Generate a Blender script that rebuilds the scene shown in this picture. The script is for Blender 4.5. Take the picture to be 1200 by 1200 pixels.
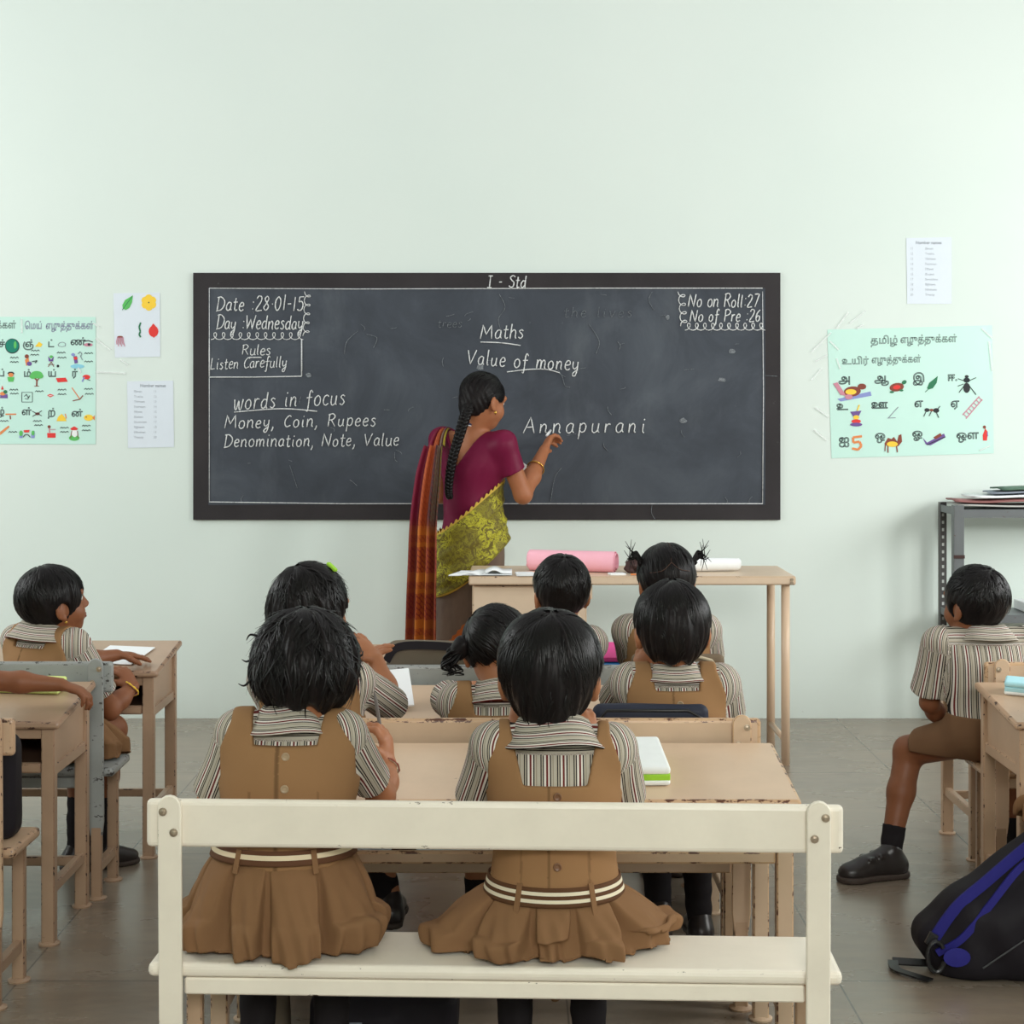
import bpy, math, random
import numpy as np
from mathutils import Vector, Matrix

for o in list(bpy.data.objects): bpy.data.objects.remove(o)
SC = bpy.context.scene
COL = SC.collection
PI = math.pi
R = math.radians
rng = random.Random(7)

# ---------------------------------------------------------------- camera, world, lights, exposure
cam_d = bpy.data.cameras.new('camera')
cam_d.sensor_width = 36.0
cam_d.lens = 36.0 * 1900.0 / 1200.0
cam_d.shift_y = -0.1
cam_d.clip_end = 60
cam = bpy.data.objects.new('camera', cam_d)
COL.objects.link(cam)
cam.location = (0, 0, 1.35)
cam.rotation_euler = (PI / 2, 0, 0)
SC.camera = cam

world = bpy.data.worlds.new('world')
SC.world = world
world.use_nodes = True
world.node_tree.nodes['Background'].inputs[0].default_value = (1.0, 1.0, 1.0, 1)
world.node_tree.nodes['Background'].inputs[1].default_value = 0.76

def area(name, loc, target, sx, sy, power, color):
    l = bpy.data.lights.new(name, 'AREA')
    l.shape = 'RECTANGLE'; l.size = sx; l.size_y = sy; l.energy = power; l.color = color
    o = bpy.data.objects.new(name, l); COL.objects.link(o)
    o.location = loc
    o.rotation_euler = (Vector(target) - Vector(loc)).to_track_quat('-Z', 'Y').to_euler()
    return o
area('unseen_light', (4.3, 3.2, 2.2), (-0.3, 6.9, 1.3), 1.3, 1.3, 132, (1.0, 0.99, 0.97))  # soft light from the right that throws the teacher's shadow on the board
area('unseen_light', (4.3, 5.2, 1.7), (0.3, 5.5, -0.3), 1.8, 1.5, 92, (0.97, 0.99, 1.0))  # added fill for the floor near the front wall; no window built
area('unseen_light', (-4.3, 5.0, 2.2), (0.4, 6.0, 0.2), 2.6, 1.8, 115, (0.98, 1.0, 1.0))  # added weaker light from the left, lifts the front wall; no window built
area('unseen_light', (0.6, -2.7, 2.9), (0.0, 3.6, 0.9), 3.0, 1.0, 210, (1.0, 0.98, 0.95))  # light added behind the camera to brighten bench backs and children's backs

SC.view_settings.view_transform = 'Standard'
SC.view_settings.look = 'None'
SC.view_settings.gamma = 1.0
SC.view_settings.exposure = -0.26
SC.view_settings.use_curve_mapping = False

# ---------------------------------------------------------------- helpers: tags and objects
def tag(o, label=None, cat=None, group=None, kind=None):
    if label: o['label'] = label
    if cat: o['category'] = cat
    if group: o['group'] = group
    if kind: o['kind'] = kind
    return o

def empty(name, loc, rz=0.0):
    o = bpy.data.objects.new(name, None)
    COL.objects.link(o); o.location = loc; o.rotation_euler = (0, 0, rz)
    o.empty_display_size = 0.05
    return o

def thing(name, label, cat, loc=(0, 0, 0), rz=0.0, group=None):
    return tag(empty(name, loc, rz), label, cat, group)

def link_mesh(name, me, mats, parent=None, loc=None):
    o = bpy.data.objects.new(name, me)
    COL.objects.link(o)
    if not isinstance(mats, (list, tuple)): mats = [mats]
    for m in mats: me.materials.append(m)
    if parent: o.parent = parent
    if loc is not None: o.location = loc
    return o

def np_mesh(name, v, f, mats, parent=None, smooth=True, attrs=None, off=None, mi=None):
    """v (n,3), f (m,4) or (m,3) arrays -> object"""
    v = np.asarray(v, dtype=np.float32)
    if off is not None: v = v - np.asarray(off, dtype=np.float32)
    f = np.asarray(f, dtype=np.int32)
    me = bpy.data.meshes.new(name)
    me.vertices.add(len(v)); me.vertices.foreach_set('co', v.ravel())
    k = f.shape[1]
    me.loops.add(f.size); me.loops.foreach_set('vertex_index', f.ravel())
    me.polygons.add(len(f))
    me.polygons.foreach_set('loop_start', np.arange(0, f.size, k, dtype=np.int32))
    me.polygons.foreach_set('loop_total', np.full(len(f), k, dtype=np.int32))
    if mi is not None: me.polygons.foreach_set('material_index', np.asarray(mi, dtype=np.int32))
    me.update(calc_edges=True); me.validate()
    me.polygons.foreach_set('use_smooth', np.full(len(me.polygons), smooth, dtype=bool))
    if attrs:
        for n, a in attrs.items():
            at = me.attributes.new(n, 'FLOAT', 'POINT')
            at.data.foreach_set('value', np.asarray(a, dtype=np.float32))
    return link_mesh(name, me, mats, parent)

class MB:
    """mesh builder: several simple shapes become one mesh"""
    def __init__(s): s.v = []; s.f = []; s.m = []; s.at = []
    def add(s, v, f, m=0):
        b = len(s.v); s.v += [tuple(p) for p in v]; s.f += [tuple(i + b for i in q) for q in f]; s.m += [m] * len(f)
        return s
    def box(s, c, d, rot=None, m=0):
        x, y, z = d[0] / 2, d[1] / 2, d[2] / 2
        v = [Vector(p) for p in ((-x,-y,-z),(x,-y,-z),(x,y,-z),(-x,y,-z),(-x,-y,z),(x,-y,z),(x,y,z),(-x,y,z))]
        if rot is not None: v = [rot @ p for p in v]
        v = [p + Vector(c) for p in v]
        return s.add(v, [(0,3,2,1),(4,5,6,7),(0,1,5,4),(1,2,6,5),(2,3,7,6),(3,0,4,7)], m)
    def hexa(s, v, m=0):
        return s.add(v, [(0,3,2,1),(4,5,6,7),(0,1,5,4),(1,2,6,5),(2,3,7,6),(3,0,4,7)], m)
    def prism(s, pts, h, M=None, m=0):
        """polygon pts in XY extruded by h along Z, placed by matrix M"""
        n = len(pts)
        v = [Vector((p[0], p[1], 0)) for p in pts] + [Vector((p[0], p[1], h)) for p in pts]
        if M is not None: v = [M @ p for p in v]
        f = [tuple(range(n - 1, -1, -1)), tuple(range(n, 2 * n))] + [(i, (i + 1) % n, n + (i + 1) % n, n + i) for i in range(n)]
        return s.add(v, f, m)
    def tube(s, pts, r, n=8, m=0, cap=True, flat=1.0):
        pts = [Vector(p) for p in pts]
        rs = r if isinstance(r, (list, tuple)) else [r] * len(pts)
        b = len(s.v); prev = None
        for i, p in enumerate(pts):
            t = (pts[min(i + 1, len(pts) - 1)] - pts[max(i - 1, 0)])
            t = t.normalized() if t.length > 1e-9 else Vector((0, 0, 1))
            if prev is None:
                u = t.orthogonal().normalized()
            else:
                u = prev - t * prev.dot(t)
                u = u.normalized() if u.length > 1e-6 else t.orthogonal().normalized()
            prev = u; w = t.cross(u)
            for k in range(n):
                a = 2 * PI * k / n
                s.v.append(tuple(p + (u * math.cos(a) + w * math.sin(a) * flat) * rs[i]))
        for i in range(len(pts) - 1):
            for k in range(n):
                s.f.append((b + i*n + k, b + i*n + (k+1) % n, b + (i+1)*n + (k+1) % n, b + (i+1)*n + k)); s.m.append(m)
        if cap:
            s.f.append(tuple(b + k for k in range(n - 1, -1, -1))); s.m.append(m)
            s.f.append(tuple(b + (len(pts)-1)*n + k for k in range(n))); s.m.append(m)
        return s
    def lathe(s, prof, c=(0,0,0), M=None, n=24, m=0):
        """prof [(r,z)] revolved about Z"""
        b = len(s.v)
        for r, z in prof:
            for k in range(n):
                p = Vector((r * math.cos(2*PI*k/n), r * math.sin(2*PI*k/n), z))
                if M is not None: p = M @ p
                s.v.append(tuple(p + Vector(c)))
        for i in range(len(prof) - 1):
            for k in range(n):
                s.f.append((b + i*n + k, b + i*n + (k+1) % n, b + (i+1)*n + (k+1) % n, b + (i+1)*n + k)); s.m.append(m)
        s.f.append(tuple(b + k for k in range(n - 1, -1, -1))); s.m.append(m)
        s.f.append(tuple(b + (len(prof)-1)*n + k for k in range(n))); s.m.append(m)
        return s
    def build(s, name, mats, parent=None, bevel=0.0, bm=None, seg=2, smooth=False, loc=None):
        me = bpy.data.meshes.new(name)
        me.from_pydata(s.v, [], s.f)
        me.polygons.foreach_set('material_index', s.m)
        me.polygons.foreach_set('use_smooth', [smooth] * len(s.f))
        me.update()
        o = link_mesh(name, me, mats, parent, loc)
        if bevel > 0:
            b = o.modifiers.new('bevel', 'BEVEL'); b.width = bevel; b.segments = seg; b.limit_method = 'ANGLE'; b.angle_limit = R(40)
            if bm is not None: b.material = bm
            b.harden_normals = False
        return o

def grid_faces(nu, nv, close_u=False):
    f = []
    for j in range(nv - 1):
        for i in range(nu if close_u else nu - 1):
            a = j*nu + i; b = j*nu + (i+1) % nu
            f.append((a, b, b + nu, a + nu))
    return np.array(f, dtype=np.int32)

def solidify(o, t, offset=0.0):
    m = o.modifiers.new('thickness', 'SOLIDIFY'); m.thickness = t; m.offset = offset
    return o

# ---------------------------------------------------------------- helpers: implicit surfaces (one continuous skin)
V = lambda *a: np.array(a, dtype=np.float64)
def nrm(a):
    a = np.asarray(a, dtype=np.float64); return a / (np.linalg.norm(a) + 1e-12)
def basis(f, up=(0, 0, 1)):
    """rows right, forward, up"""
    f = nrm(f); r = nrm(np.cross(f, up)); u = np.cross(r, f)
    return np.array([r, f, u])
def yawpitch(yaw, pitch=0, roll=0):
    f = V(math.sin(yaw) * math.cos(pitch), math.cos(yaw) * math.cos(pitch), math.sin(pitch))
    B = basis(f)
    if roll:
        r, u = B[0].copy(), B[2].copy()
        B[0] = r * math.cos(roll) - u * math.sin(roll); B[2] = u * math.cos(roll) + r * math.sin(roll)
    return B

class Cap:
    def __init__(s, a, b, ra, rb, k=0.015, cut=None):
        s.a, s.b, s.ra, s.rb, s.k, s.cut = np.asarray(a, float), np.asarray(b, float), ra, rb, k, cut
        m = max(ra, rb)
        s.lo = np.minimum(s.a, s.b) - m; s.hi = np.maximum(s.a, s.b) + m
    def d(s, x, y, z):
        ba = s.b - s.a; L = ba @ ba + 1e-12
        h = np.clip(((x - s.a[0]) * ba[0] + (y - s.a[1]) * ba[1] + (z - s.a[2]) * ba[2]) / L, 0, 1)
        q = np.sqrt((x - s.a[0] - ba[0]*h)**2 + (y - s.a[1] - ba[1]*h)**2 + (z - s.a[2] - ba[2]*h)**2) - (s.ra + (s.rb - s.ra) * h)
        if s.cut:
            n = ba / math.sqrt(L)
            q = np.maximum(q, (x - s.b[0]) * n[0] + (y - s.b[1]) * n[1] + (z - s.b[2]) * n[2])
        return q
    def grow(s, o): return Cap(s.a, s.b, s.ra + o, s.rb + o, s.k, s.cut)

class Ell:
    def __init__(s, c, r, B=None, k=0.015):
        s.c, s.r, s.B, s.k = np.asarray(c, float), np.asarray(r, float), (np.eye(3) if B is None else B), k
        e = np.sqrt(((s.B * s.r[:, None])**2).sum(0)); s.lo = s.c - e; s.hi = s.c + e
    def d(s, x, y, z):
        X, Y, Z = x - s.c[0], y - s.c[1], z - s.c[2]
        B, r = s.B, s.r
        p = [(B[i,0]*X + B[i,1]*Y + B[i,2]*Z) / r[i] for i in range(3)]
        k0 = np.sqrt(p[0]**2 + p[1]**2 + p[2]**2)
        k1 = np.sqrt((p[0]/r[0])**2 + (p[1]/r[1])**2 + (p[2]/r[2])**2) + 1e-9
        return k0 * (k0 - 1.0) / k1
    def grow(s, o): return Ell(s.c, s.r + o, s.B, s.k)

class Rbox:
    def __init__(s, c, h, rad, B=None, k=0.01):
        s.c, s.h, s.rad, s.B, s.k = np.asarray(c, float), np.asarray(h, float), rad, (np.eye(3) if B is None else B), k
        e = (np.abs(s.B) * s.h[:, None]).sum(0); s.lo = s.c - e; s.hi = s.c + e
    def d(s, x, y, z):
        X, Y, Z = x - s.c[0], y - s.c[1], z - s.c[2]
        B, h = s.B, s.h - s.rad
        q = [np.abs(B[i,0]*X + B[i,1]*Y + B[i,2]*Z) - h[i] for i in range(3)]
        out = np.sqrt(sum(np.maximum(a, 0)**2 for a in q))
        return out + np.minimum(np.maximum(q[0], np.maximum(q[1], q[2])), 0) - s.rad
    def grow(s, o): return Rbox(s.c, s.h + o, s.rad + o, s.B, s.k)

def surface(prims, res, cuts=(), noise=None):
    """smooth union of prims, then cuts (functions whose positive side is removed) -> verts, quads"""
    lo = np.min([p.lo for p in prims], 0) - 3*res - 0.006
    hi = np.max([p.hi for p in prims], 0) + 3*res + 0.006
    n = np.ceil((hi - lo) / res).astype(int) + 1
    D = np.full(n, 0.08, dtype=np.float32)
    ax = [(lo[i] + res*np.arange(n[i])).astype(np.float32) for i in range(3)]
    for p in prims:
        m = p.k + 4*res + 0.004
        i0 = np.maximum(((p.lo - m - lo) / res).astype(int), 0); i1 = np.minimum(((p.hi + m - lo) / res).astype(int) + 2, n)
        sl = tuple(slice(a, b) for a, b in zip(i0, i1))
        x, y, z = ax[0][sl[0]][:, None, None], ax[1][sl[1]][None, :, None], ax[2][sl[2]][None, None, :]
        d = p.d(x, y, z); a = D[sl]
        h = np.maximum(p.k - np.abs(a - d), 0) / max(p.k, 1e-6)
        D[sl] = np.minimum(a, d) - h*h*p.k*0.25
    x, y, z = ax[0][:, None, None], ax[1][None, :, None], ax[2][None, None, :]
    if noise is not None: D = D + noise(x, y, z).astype(np.float32)
    for c in cuts: D = np.maximum(D, c(x, y, z).astype(np.float32))
    D[0] = D[-1] = 0.05; D[:, 0] = D[:, -1] = 0.05; D[:, :, 0] = D[:, :, -1] = 0.05
    return nets(D, lo, res)

def nets(D, lo, res):
    S = D < 0
    c = sum(S[a:D.shape[0]-1+a, b:D.shape[1]-1+b, e:D.shape[2]-1+e].astype(np.int8) for a in (0,1) for b in (0,1) for e in (0,1))
    I, J, K = np.nonzero((c > 0) & (c < 8))
    acc = np.zeros((len(I), 3)); cnt = np.zeros(len(I))
    co = [(a, b, e) for a in (0,1) for b in (0,1) for e in (0,1)]
    for p in co:
        for q in co:
            if q > p and sum(abs(p[i]-q[i]) for i in range(3)) == 1:
                d0 = D[I+p[0], J+p[1], K+p[2]]; d1 = D[I+q[0], J+q[1], K+q[2]]
                w = (d0 < 0) != (d1 < 0)
                t = np.where(w, d0 / np.where(w, d0 - d1, 1), 0)
                for i in range(3): acc[:, i] += np.where(w, p[i] + (q[i]-p[i])*t, 0)
                cnt += w
    v = (np.stack([I, J, K], 1) + acc / cnt[:, None]) * res + lo
    idx = np.full(np.array(D.shape) - 1, -1, dtype=np.int32); idx[I, J, K] = np.arange(len(I))
    fs = []
    e = np.nonzero(S[:-1, 1:-1, 1:-1] != S[1:, 1:-1, 1:-1]); i, j, k = e[0], e[1]+1, e[2]+1
    fl = S[i, j, k]; q = np.stack([idx[i,j-1,k-1], idx[i,j,k-1], idx[i,j,k], idx[i,j-1,k]], 1); fs.append(np.where(fl[:, None], q, q[:, ::-1]))
    e = np.nonzero(S[1:-1, :-1, 1:-1] != S[1:-1, 1:, 1:-1]); i, j, k = e[0]+1, e[1], e[2]+1
    fl = S[i, j, k]; q = np.stack([idx[i-1,j,k-1], idx[i-1,j,k], idx[i,j,k], idx[i,j,k-1]], 1); fs.append(np.where(fl[:, None], q, q[:, ::-1]))
    e = np.nonzero(S[1:-1, 1:-1, :-1] != S[1:-1, 1:-1, 1:]); i, j, k = e[0]+1, e[1]+1, e[2]
    fl = S[i, j, k]; q = np.stack([idx[i-1,j-1,k], idx[i,j-1,k], idx[i,j,k], idx[i-1,j,k]], 1); fs.append(np.where(fl[:, None], q, q[:, ::-1]))
    f = np.concatenate(fs); f = f[(f >= 0).all(1)]
    return v, f

def wrinkle(amp, sx, sy, sz, seed=0):
    def g(x, y, z):
        a = np.sin(x*sx + 2.1*np.sin(z*sz*0.43 + seed) + y*sy*0.6 + seed)
        b = np.sin(z*sz + 1.7*np.sin(x*sx*0.37 + seed*2) + seed*1.3)
        c = np.sin((x + z)*(sx + sz)*0.31 + y*sy + seed*0.7)
        return amp * (a*0.4 + b*0.35 + c*0.35)
    return g
# ---------------------------------------------------------------- materials
def lin(r, g, b):
    f = lambda c: ((c/255 + 0.055) / 1.055)**2.4 if c/255 > 0.04045 else c/255/12.92
    return (f(r), f(g), f(b), 1.0)

class NT:
    def __init__(s, name):
        s.mat = bpy.data.materials.new(name); s.mat.use_nodes = True
        s.t = s.mat.node_tree; s.b = s.t.nodes['Principled BSDF']
    def n(s, typ, **kw):
        x = s.t.nodes.new(typ)
        for k, v in kw.items():
            if k.startswith('i_'):
                key = k[2:]; key = int(key) if key.isdigit() else key.replace('_', ' ')
                x.inputs[key].default_value = v
            else: setattr(x, k, v)
        return x
    def l(s, a, b): s.t.links.new(a, b)
    def noise(s, scale, detail=4, rough=0.6, coord='Object', stretch=None, dist=0.0):
        tc = s.n('ShaderNodeTexCoord'); src = tc.outputs[coord]
        if stretch:
            mp = s.n('ShaderNodeMapping'); mp.inputs['Scale'].default_value = stretch; s.l(src, mp.inputs[0]); src = mp.outputs[0]
        x = s.n('ShaderNodeTexNoise'); x.inputs['Scale'].default_value = scale; x.inputs['Detail'].default_value = detail
        x.inputs['Roughness'].default_value = rough; x.inputs['Distortion'].default_value = dist
        s.l(src, x.inputs['Vector']); return x.outputs['Fac']
    def ramp(s, fac, stops, interp='LINEAR'):
        r = s.n('ShaderNodeValToRGB'); e = r.color_ramp; e.interpolation = interp
        while len(e.elements) < len(stops): e.elements.new(0.5)
        for el, (p, c) in zip(e.elements, stops):
            el.position = p; el.color = c if len(c) == 4 else (*c, 1)
        s.l(fac, r.inputs[0]); return r.outputs[0]
    def mix(s, fac, a, b):
        m = s.n('ShaderNodeMix', data_type='RGBA')
        for key, val in ((0, fac), (6, a), (7, b)):
            if isinstance(val, (int, float)): m.inputs[key].default_value = val
            elif isinstance(val, tuple): m.inputs[key].default_value = val
            else: s.l(val, m.inputs[key])
        return m.outputs[2]
    def math(s, op, a, b=None):
        m = s.n('ShaderNodeMath', operation=op)
        for i, v in enumerate((a, b)):
            if v is None: continue
            if isinstance(v, (int, float)): m.inputs[i].default_value = v
            else: s.l(v, m.inputs[i])
        return m.outputs[0]
    def attr(s, name): return s.n('ShaderNodeAttribute', attribute_name=name).outputs['Fac']
    def bump(s, h, strength=0.3, dist=0.002):
        b = s.n('ShaderNodeBump'); b.inputs['Strength'].default_value = strength; b.inputs['Distance'].default_value = dist
        s.l(h, b.inputs['Height']); s.l(b.outputs[0], s.b.inputs['Normal'])
    def done(s, col=None, rough=0.5, spec=0.5, metal=0.0):
        if col is not None:
            if isinstance(col, tuple): s.b.inputs['Base Color'].default_value = col
            else: s.l(col, s.b.inputs['Base Color'])
        if isinstance(rough, (int, float)): s.b.inputs['Roughness'].default_value = rough
        else: s.l(rough, s.b.inputs['Roughness'])
        s.b.inputs['Specular IOR Level'].default_value = spec
        s.b.inputs['Metallic'].default_value = metal
        return s.mat
BW = lambda v: (v, v, v, 1)

def plain(name, col, rough=0.5, spec=0.5, metal=0.0, var=0.08, scale=30):
    t = NT(name); c = col[:3]
    f = t.noise(scale)
    col2 = t.mix(f, tuple(max(0, x*(1-var)) for x in c) + (1,), tuple(min(1, x*(1+var)) for x in c) + (1,))
    return t.done(col2, rough, spec, metal)

def paint(name, col, chip, amount=0.33, edge=False, rough=0.35, grime=0.1):
    """gloss paint with chips of bare wood or metal"""
    t = NT(name)
    g = t.noise(5, 5, 0.65)
    base = t.mix(t.ramp(g, [(0.35, BW(0)), (0.75, BW(1))]), col, tuple(x*(1-grime) for x in col[:3]) + (1,))
    c = t.noise(55 if edge else 38, 8, 0.7, stretch=(0.6, 1, 1.3))
    m = t.ramp(c, [(amount, BW(1)), (amount + 0.025, BW(0))])
    out = t.mix(m, base, chip)
    t.bump(c, 0.08, 0.002)
    return t.done(out, rough, 0.4)

M = {}
# wall: pale mint distemper with faint mottling and scuffs
t = NT('mint_wall')
a = t.noise(0.7, 3, 0.5); b = t.noise(9, 6, 0.7)
c1 = t.mix(t.ramp(a, [(0.3, BW(0)), (0.7, BW(1))]), lin(219, 231, 225), lin(225, 235, 229))
sc_ = t.ramp(t.noise(14, 8, 0.75, stretch=(1, 1, 1.6)), [(0.27, BW(1)), (0.31, BW(0))])
tc = t.n('ShaderNodeTexCoord'); sx = t.n('ShaderNodeSeparateXYZ'); t.l(tc.outputs['Object'], sx.inputs[0])
lowz = t.ramp(sx.outputs[2], [(0.0, BW(0.55)), (0.45, BW(0.0))])
c2 = t.mix(t.math('MULTIPLY', sc_, lowz), c1, lin(150, 152, 145))
low2 = t.ramp(t.math('ADD', sx.outputs[2], t.math('MULTIPLY', b, 0.12)), [(0.04, BW(0.28)), (0.22, BW(0.0))])
c3 = t.mix(low2, c2, lin(196, 203, 194))
t.bump(b, 0.05, 0.003)
M['wall'] = t.done(c3, 0.75, 0.2)

# floor: worn grey stone tiles with thin joints
t = NT('stone_floor')
tc = t.n('ShaderNodeTexCoord'); sx = t.n('ShaderNodeSeparateXYZ'); t.l(tc.outputs['Object'], sx.inputs[0])
jx = t.math('ABSOLUTE', t.math('SUBTRACT', t.math('FRACT', t.math('DIVIDE', t.math('ADD', sx.outputs[0], 10 * 0.645 - 0.77 + 0.3225), 0.645)), 0.5))
jy = t.math('ABSOLUTE', t.math('SUBTRACT', t.math('FRACT', t.math('DIVIDE', t.math('ADD', sx.outputs[1], 1.1 * 6 - 3.83 + 0.55), 1.1)), 0.5))
j = t.math('MAXIMUM', t.math('LESS_THAN', jx, 0.0035), t.math('LESS_THAN', jy, 0.002))
a = t.noise(1.6, 6, 0.6, stretch=(0.7, 1.3, 1), dist=0.5); b = t.noise(14, 7, 0.7, stretch=(0.5, 1.5, 1))
c1 = t.ramp(a, [(0.3, lin(124, 109, 93)), (0.7, lin(158, 145, 129))])
c2 = t.mix(t.ramp(b, [(0.35, BW(0.35)), (0.6, BW(0))]), c1, lin(112, 105, 96))
c3 = t.mix(t.math('MULTIPLY', j, 0.75), c2, lin(70, 66, 60))
t.bump(b, 0.05, 0.003)
M['floor'] = t.done(c3, t.ramp(a, [(0.3, BW(0.2)), (0.7, BW(0.36))]), 0.85)

# blackboard slate with old chalk haze
t = NT('slate_board')
a = t.noise(2.2, 7, 0.65, dist=0.8); b = t.noise(30, 8, 0.8, stretch=(1, 1, 0.6))
c1 = t.ramp(a, [(0.25, lin(60, 64, 71)), (0.5, lin(73, 78, 86)), (0.8, lin(92, 98, 106))])
c2 = t.mix(t.ramp(b, [(0.66, BW(0)), (0.76, BW(0.45))]), c1, lin(150, 154, 158))
d = t.noise(4, 6, 0.7, stretch=(1, 1, 0.35))
c3 = t.mix(t.ramp(d, [(0.55, BW(0)), (0.75, BW(0.22))]), c2, lin(120, 126, 130))
M['slate'] = t.done(c3, 0.75, 0.15)
t = NT('board_border')
b = t.noise(26, 8, 0.8); a = t.noise(3, 5)
c1 = t.ramp(a, [(0.3, lin(44, 41, 43)), (0.7, lin(56, 52, 54))])
c2 = t.mix(t.ramp(b, [(0.64, BW(0)), (0.74, BW(0.5))]), c1, lin(130, 130, 130))
M['border'] = t.done(c2, 0.65, 0.25)
def chalk(name, lo, hi, c=(232, 234, 234)):
    t = NT(name); f = t.noise(230, 3, 0.8)
    col = t.mix(t.ramp(f, [(lo, BW(0)), (hi, BW(1))]), lin(95, 100, 105), lin(*c))
    return t.done(col, 0.95, 0.05)
M['chalk'] = chalk('white_chalk', 0.3, 0.5)
M['chalk_faint'] = chalk('faint_chalk', 0.42, 0.72, (165, 170, 174))

dk = lin(70, 45, 34)
M['cream'] = paint('cream_paint', lin(248, 239, 222), lin(85, 70, 56), 0.262)
M['cream_edge'] = paint('cream_paint_edge', lin(249, 240, 224), lin(85, 66, 52), 0.33, True)
M['tan'] = paint('tan_paint', lin(215, 187, 159), dk, 0.272, grime=0.12)
M['tan_edge'] = paint('tan_paint_edge', lin(206, 170, 134), lin(92, 54, 36), 0.43, True)
M['tan2'] = paint('tan_frame_paint', lin(202, 171, 142), dk, 0.285, grime=0.15)
M['tan2_edge'] = paint('tan_frame_edge', lin(194, 160, 130), dk, 0.41, True)
M['brownish'] = paint('shaded_brown_paint', lin(182, 152, 126), lin(58, 36, 30), 0.285, grime=0.16)  # brown paint, with the left column's shade darkened into the colour
M['brownish_edge'] = paint('shaded_brown_edge', lin(165, 134, 110), lin(58, 36, 30), 0.40, True)
M['greypaint'] = paint('grey_paint', lin(163, 168, 166), lin(72, 70, 68), 0.36, grime=0.2)
M['greypaint_edge'] = paint('grey_paint_edge', lin(155, 158, 156), lin(60, 56, 54), 0.42, True)
M['table'] = paint('table_paint', lin(222, 198, 172), dk, 0.25, grime=0.08)
M['table_edge'] = paint('table_paint_edge', lin(206, 178, 150), dk, 0.36, True)
M['steel'] = paint('steel_paint', lin(104, 108, 110), lin(90, 66, 56), 0.34, rough=0.4)
M['steel_dark'] = paint('slotted_steel', lin(76, 74, 73), lin(60, 52, 48), 0.38, rough=0.45)
M['hole'] = plain('slot_light', lin(196, 200, 196), 0.6)
M['bolt'] = plain('bolt_metal', lin(176, 160, 140), 0.35, 0.5, 0.7, 0.2, 300)

def skin(name, c):
    t = NT(name); f = t.noise(40, 4)
    col = t.mix(f, tuple(x*0.9 for x in c[:3]) + (1,), tuple(min(1, x*1.1) for x in c[:3]) + (1,))
    t.b.inputs['Subsurface Weight'].default_value = 0.06
    t.b.inputs['Subsurface Radius'].default_value = (0.01, 0.004, 0.002)
    return t.done(col, 0.5, 0.35)
M['skin'] = skin('skin', lin(166, 110, 76))
M['skin_dark'] = skin('deep_skin', lin(134, 84, 56))
M['skin_teacher'] = skin('warm_skin', lin(164, 104, 70))

t = NT('black_hair')
f = t.noise(160, 3, 0.6, stretch=(1, 1, 0.18))
col = t.mix(f, (0.004, 0.0035, 0.004, 1), (0.016, 0.012, 0.012, 1))
t.bump(f, 0.35, 0.002)
M['hair'] = t.done(col, 0.42, 0.13)
M['strand'] = plain('hair_strand', (0.006, 0.005, 0.005, 1), 0.36, 0.2)
M['scalp'] = plain('parting_scalp', lin(84, 62, 52), 0.6, 0.2)

def striped(name, dark=1.0):
    t = NT(name)
    fr = t.math('FRACT', t.math('DIVIDE', t.attr('stripe'), 0.030))
    cr, wh, mr, bk = lin(186, 178, 162), lin(224, 218, 208), lin(112, 48, 46), lin(44, 38, 36)
    s = [(0.0, cr), (0.12, bk), (0.19, cr), (0.26, bk), (0.33, wh), (0.46, mr), (0.58, wh), (0.68, bk), (0.76, cr), (0.86, lin(140, 128, 112)), (0.9, cr)]
    c = t.ramp(fr, s, 'CONSTANT')
    t.bump(t.noise(700, 2), 0.1, 0.0005)
    return t.done(c, 0.85, 0.15)
M['stripe'] = striped('striped_cotton')

def cloth(name, c, var=0.1, rough=0.85, seam=False):
    t = NT(name)
    f = t.noise(9, 4); g = t.noise(420, 2)
    col = t.mix(f, tuple(x*(1-var) for x in c[:3]) + (1,), tuple(min(1, x*(1+var)) for x in c[:3]) + (1,))
    if seam:
        a = t.attr('seam')
        col = t.mix(a, col, tuple(x*0.45 for x in c[:3]) + (1,))
    t.bump(g, 0.12, 0.0006)
    return t.done(col, rough, 0.15)
M['pinafore'] = cloth('brown_pinafore_cotton', lin(152, 115, 79), seam=True)
M['skirt'] = cloth('brown_skirt_cotton', lin(133, 99, 69))
M['shorts'] = cloth('brown_shorts_cotton', lin(118, 88, 64))
M['sock'] = cloth('black_sock', lin(34, 31, 33))
M['shoe'] = plain('black_shoe', lin(40, 35, 34), 0.35, 0.5)
M['sole'] = plain('shoe_sole', lin(66, 56, 50), 0.6, 0.3)
t = NT('banded_belt')
c = t.ramp(t.attr('band'), [(0, lin(92, 62, 40)), (0.22, lin(228, 218, 192)), (0.4, lin(92, 62, 40)), (0.6, lin(228, 218, 192)), (0.78, lin(92, 62, 40))], 'CONSTANT')
M['belt'] = t.done(c, 0.8, 0.2)
t = NT('one_band_belt')
c = t.ramp(t.attr('band'), [(0, lin(96, 64, 44)), (0.38, lin(226, 210, 178)), (0.7, lin(96, 64, 44))], 'CONSTANT')
M['belt1'] = t.done(c, 0.8, 0.2)
M['button'] = plain('button', lin(170, 146, 116), 0.35, 0.5)
M['button_dark'] = plain('button_dark', lin(120, 84, 58), 0.35, 0.5)

M['maroon'] = cloth('maroon_silk', lin(112, 24, 58), 0.15, 0.45)
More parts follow.
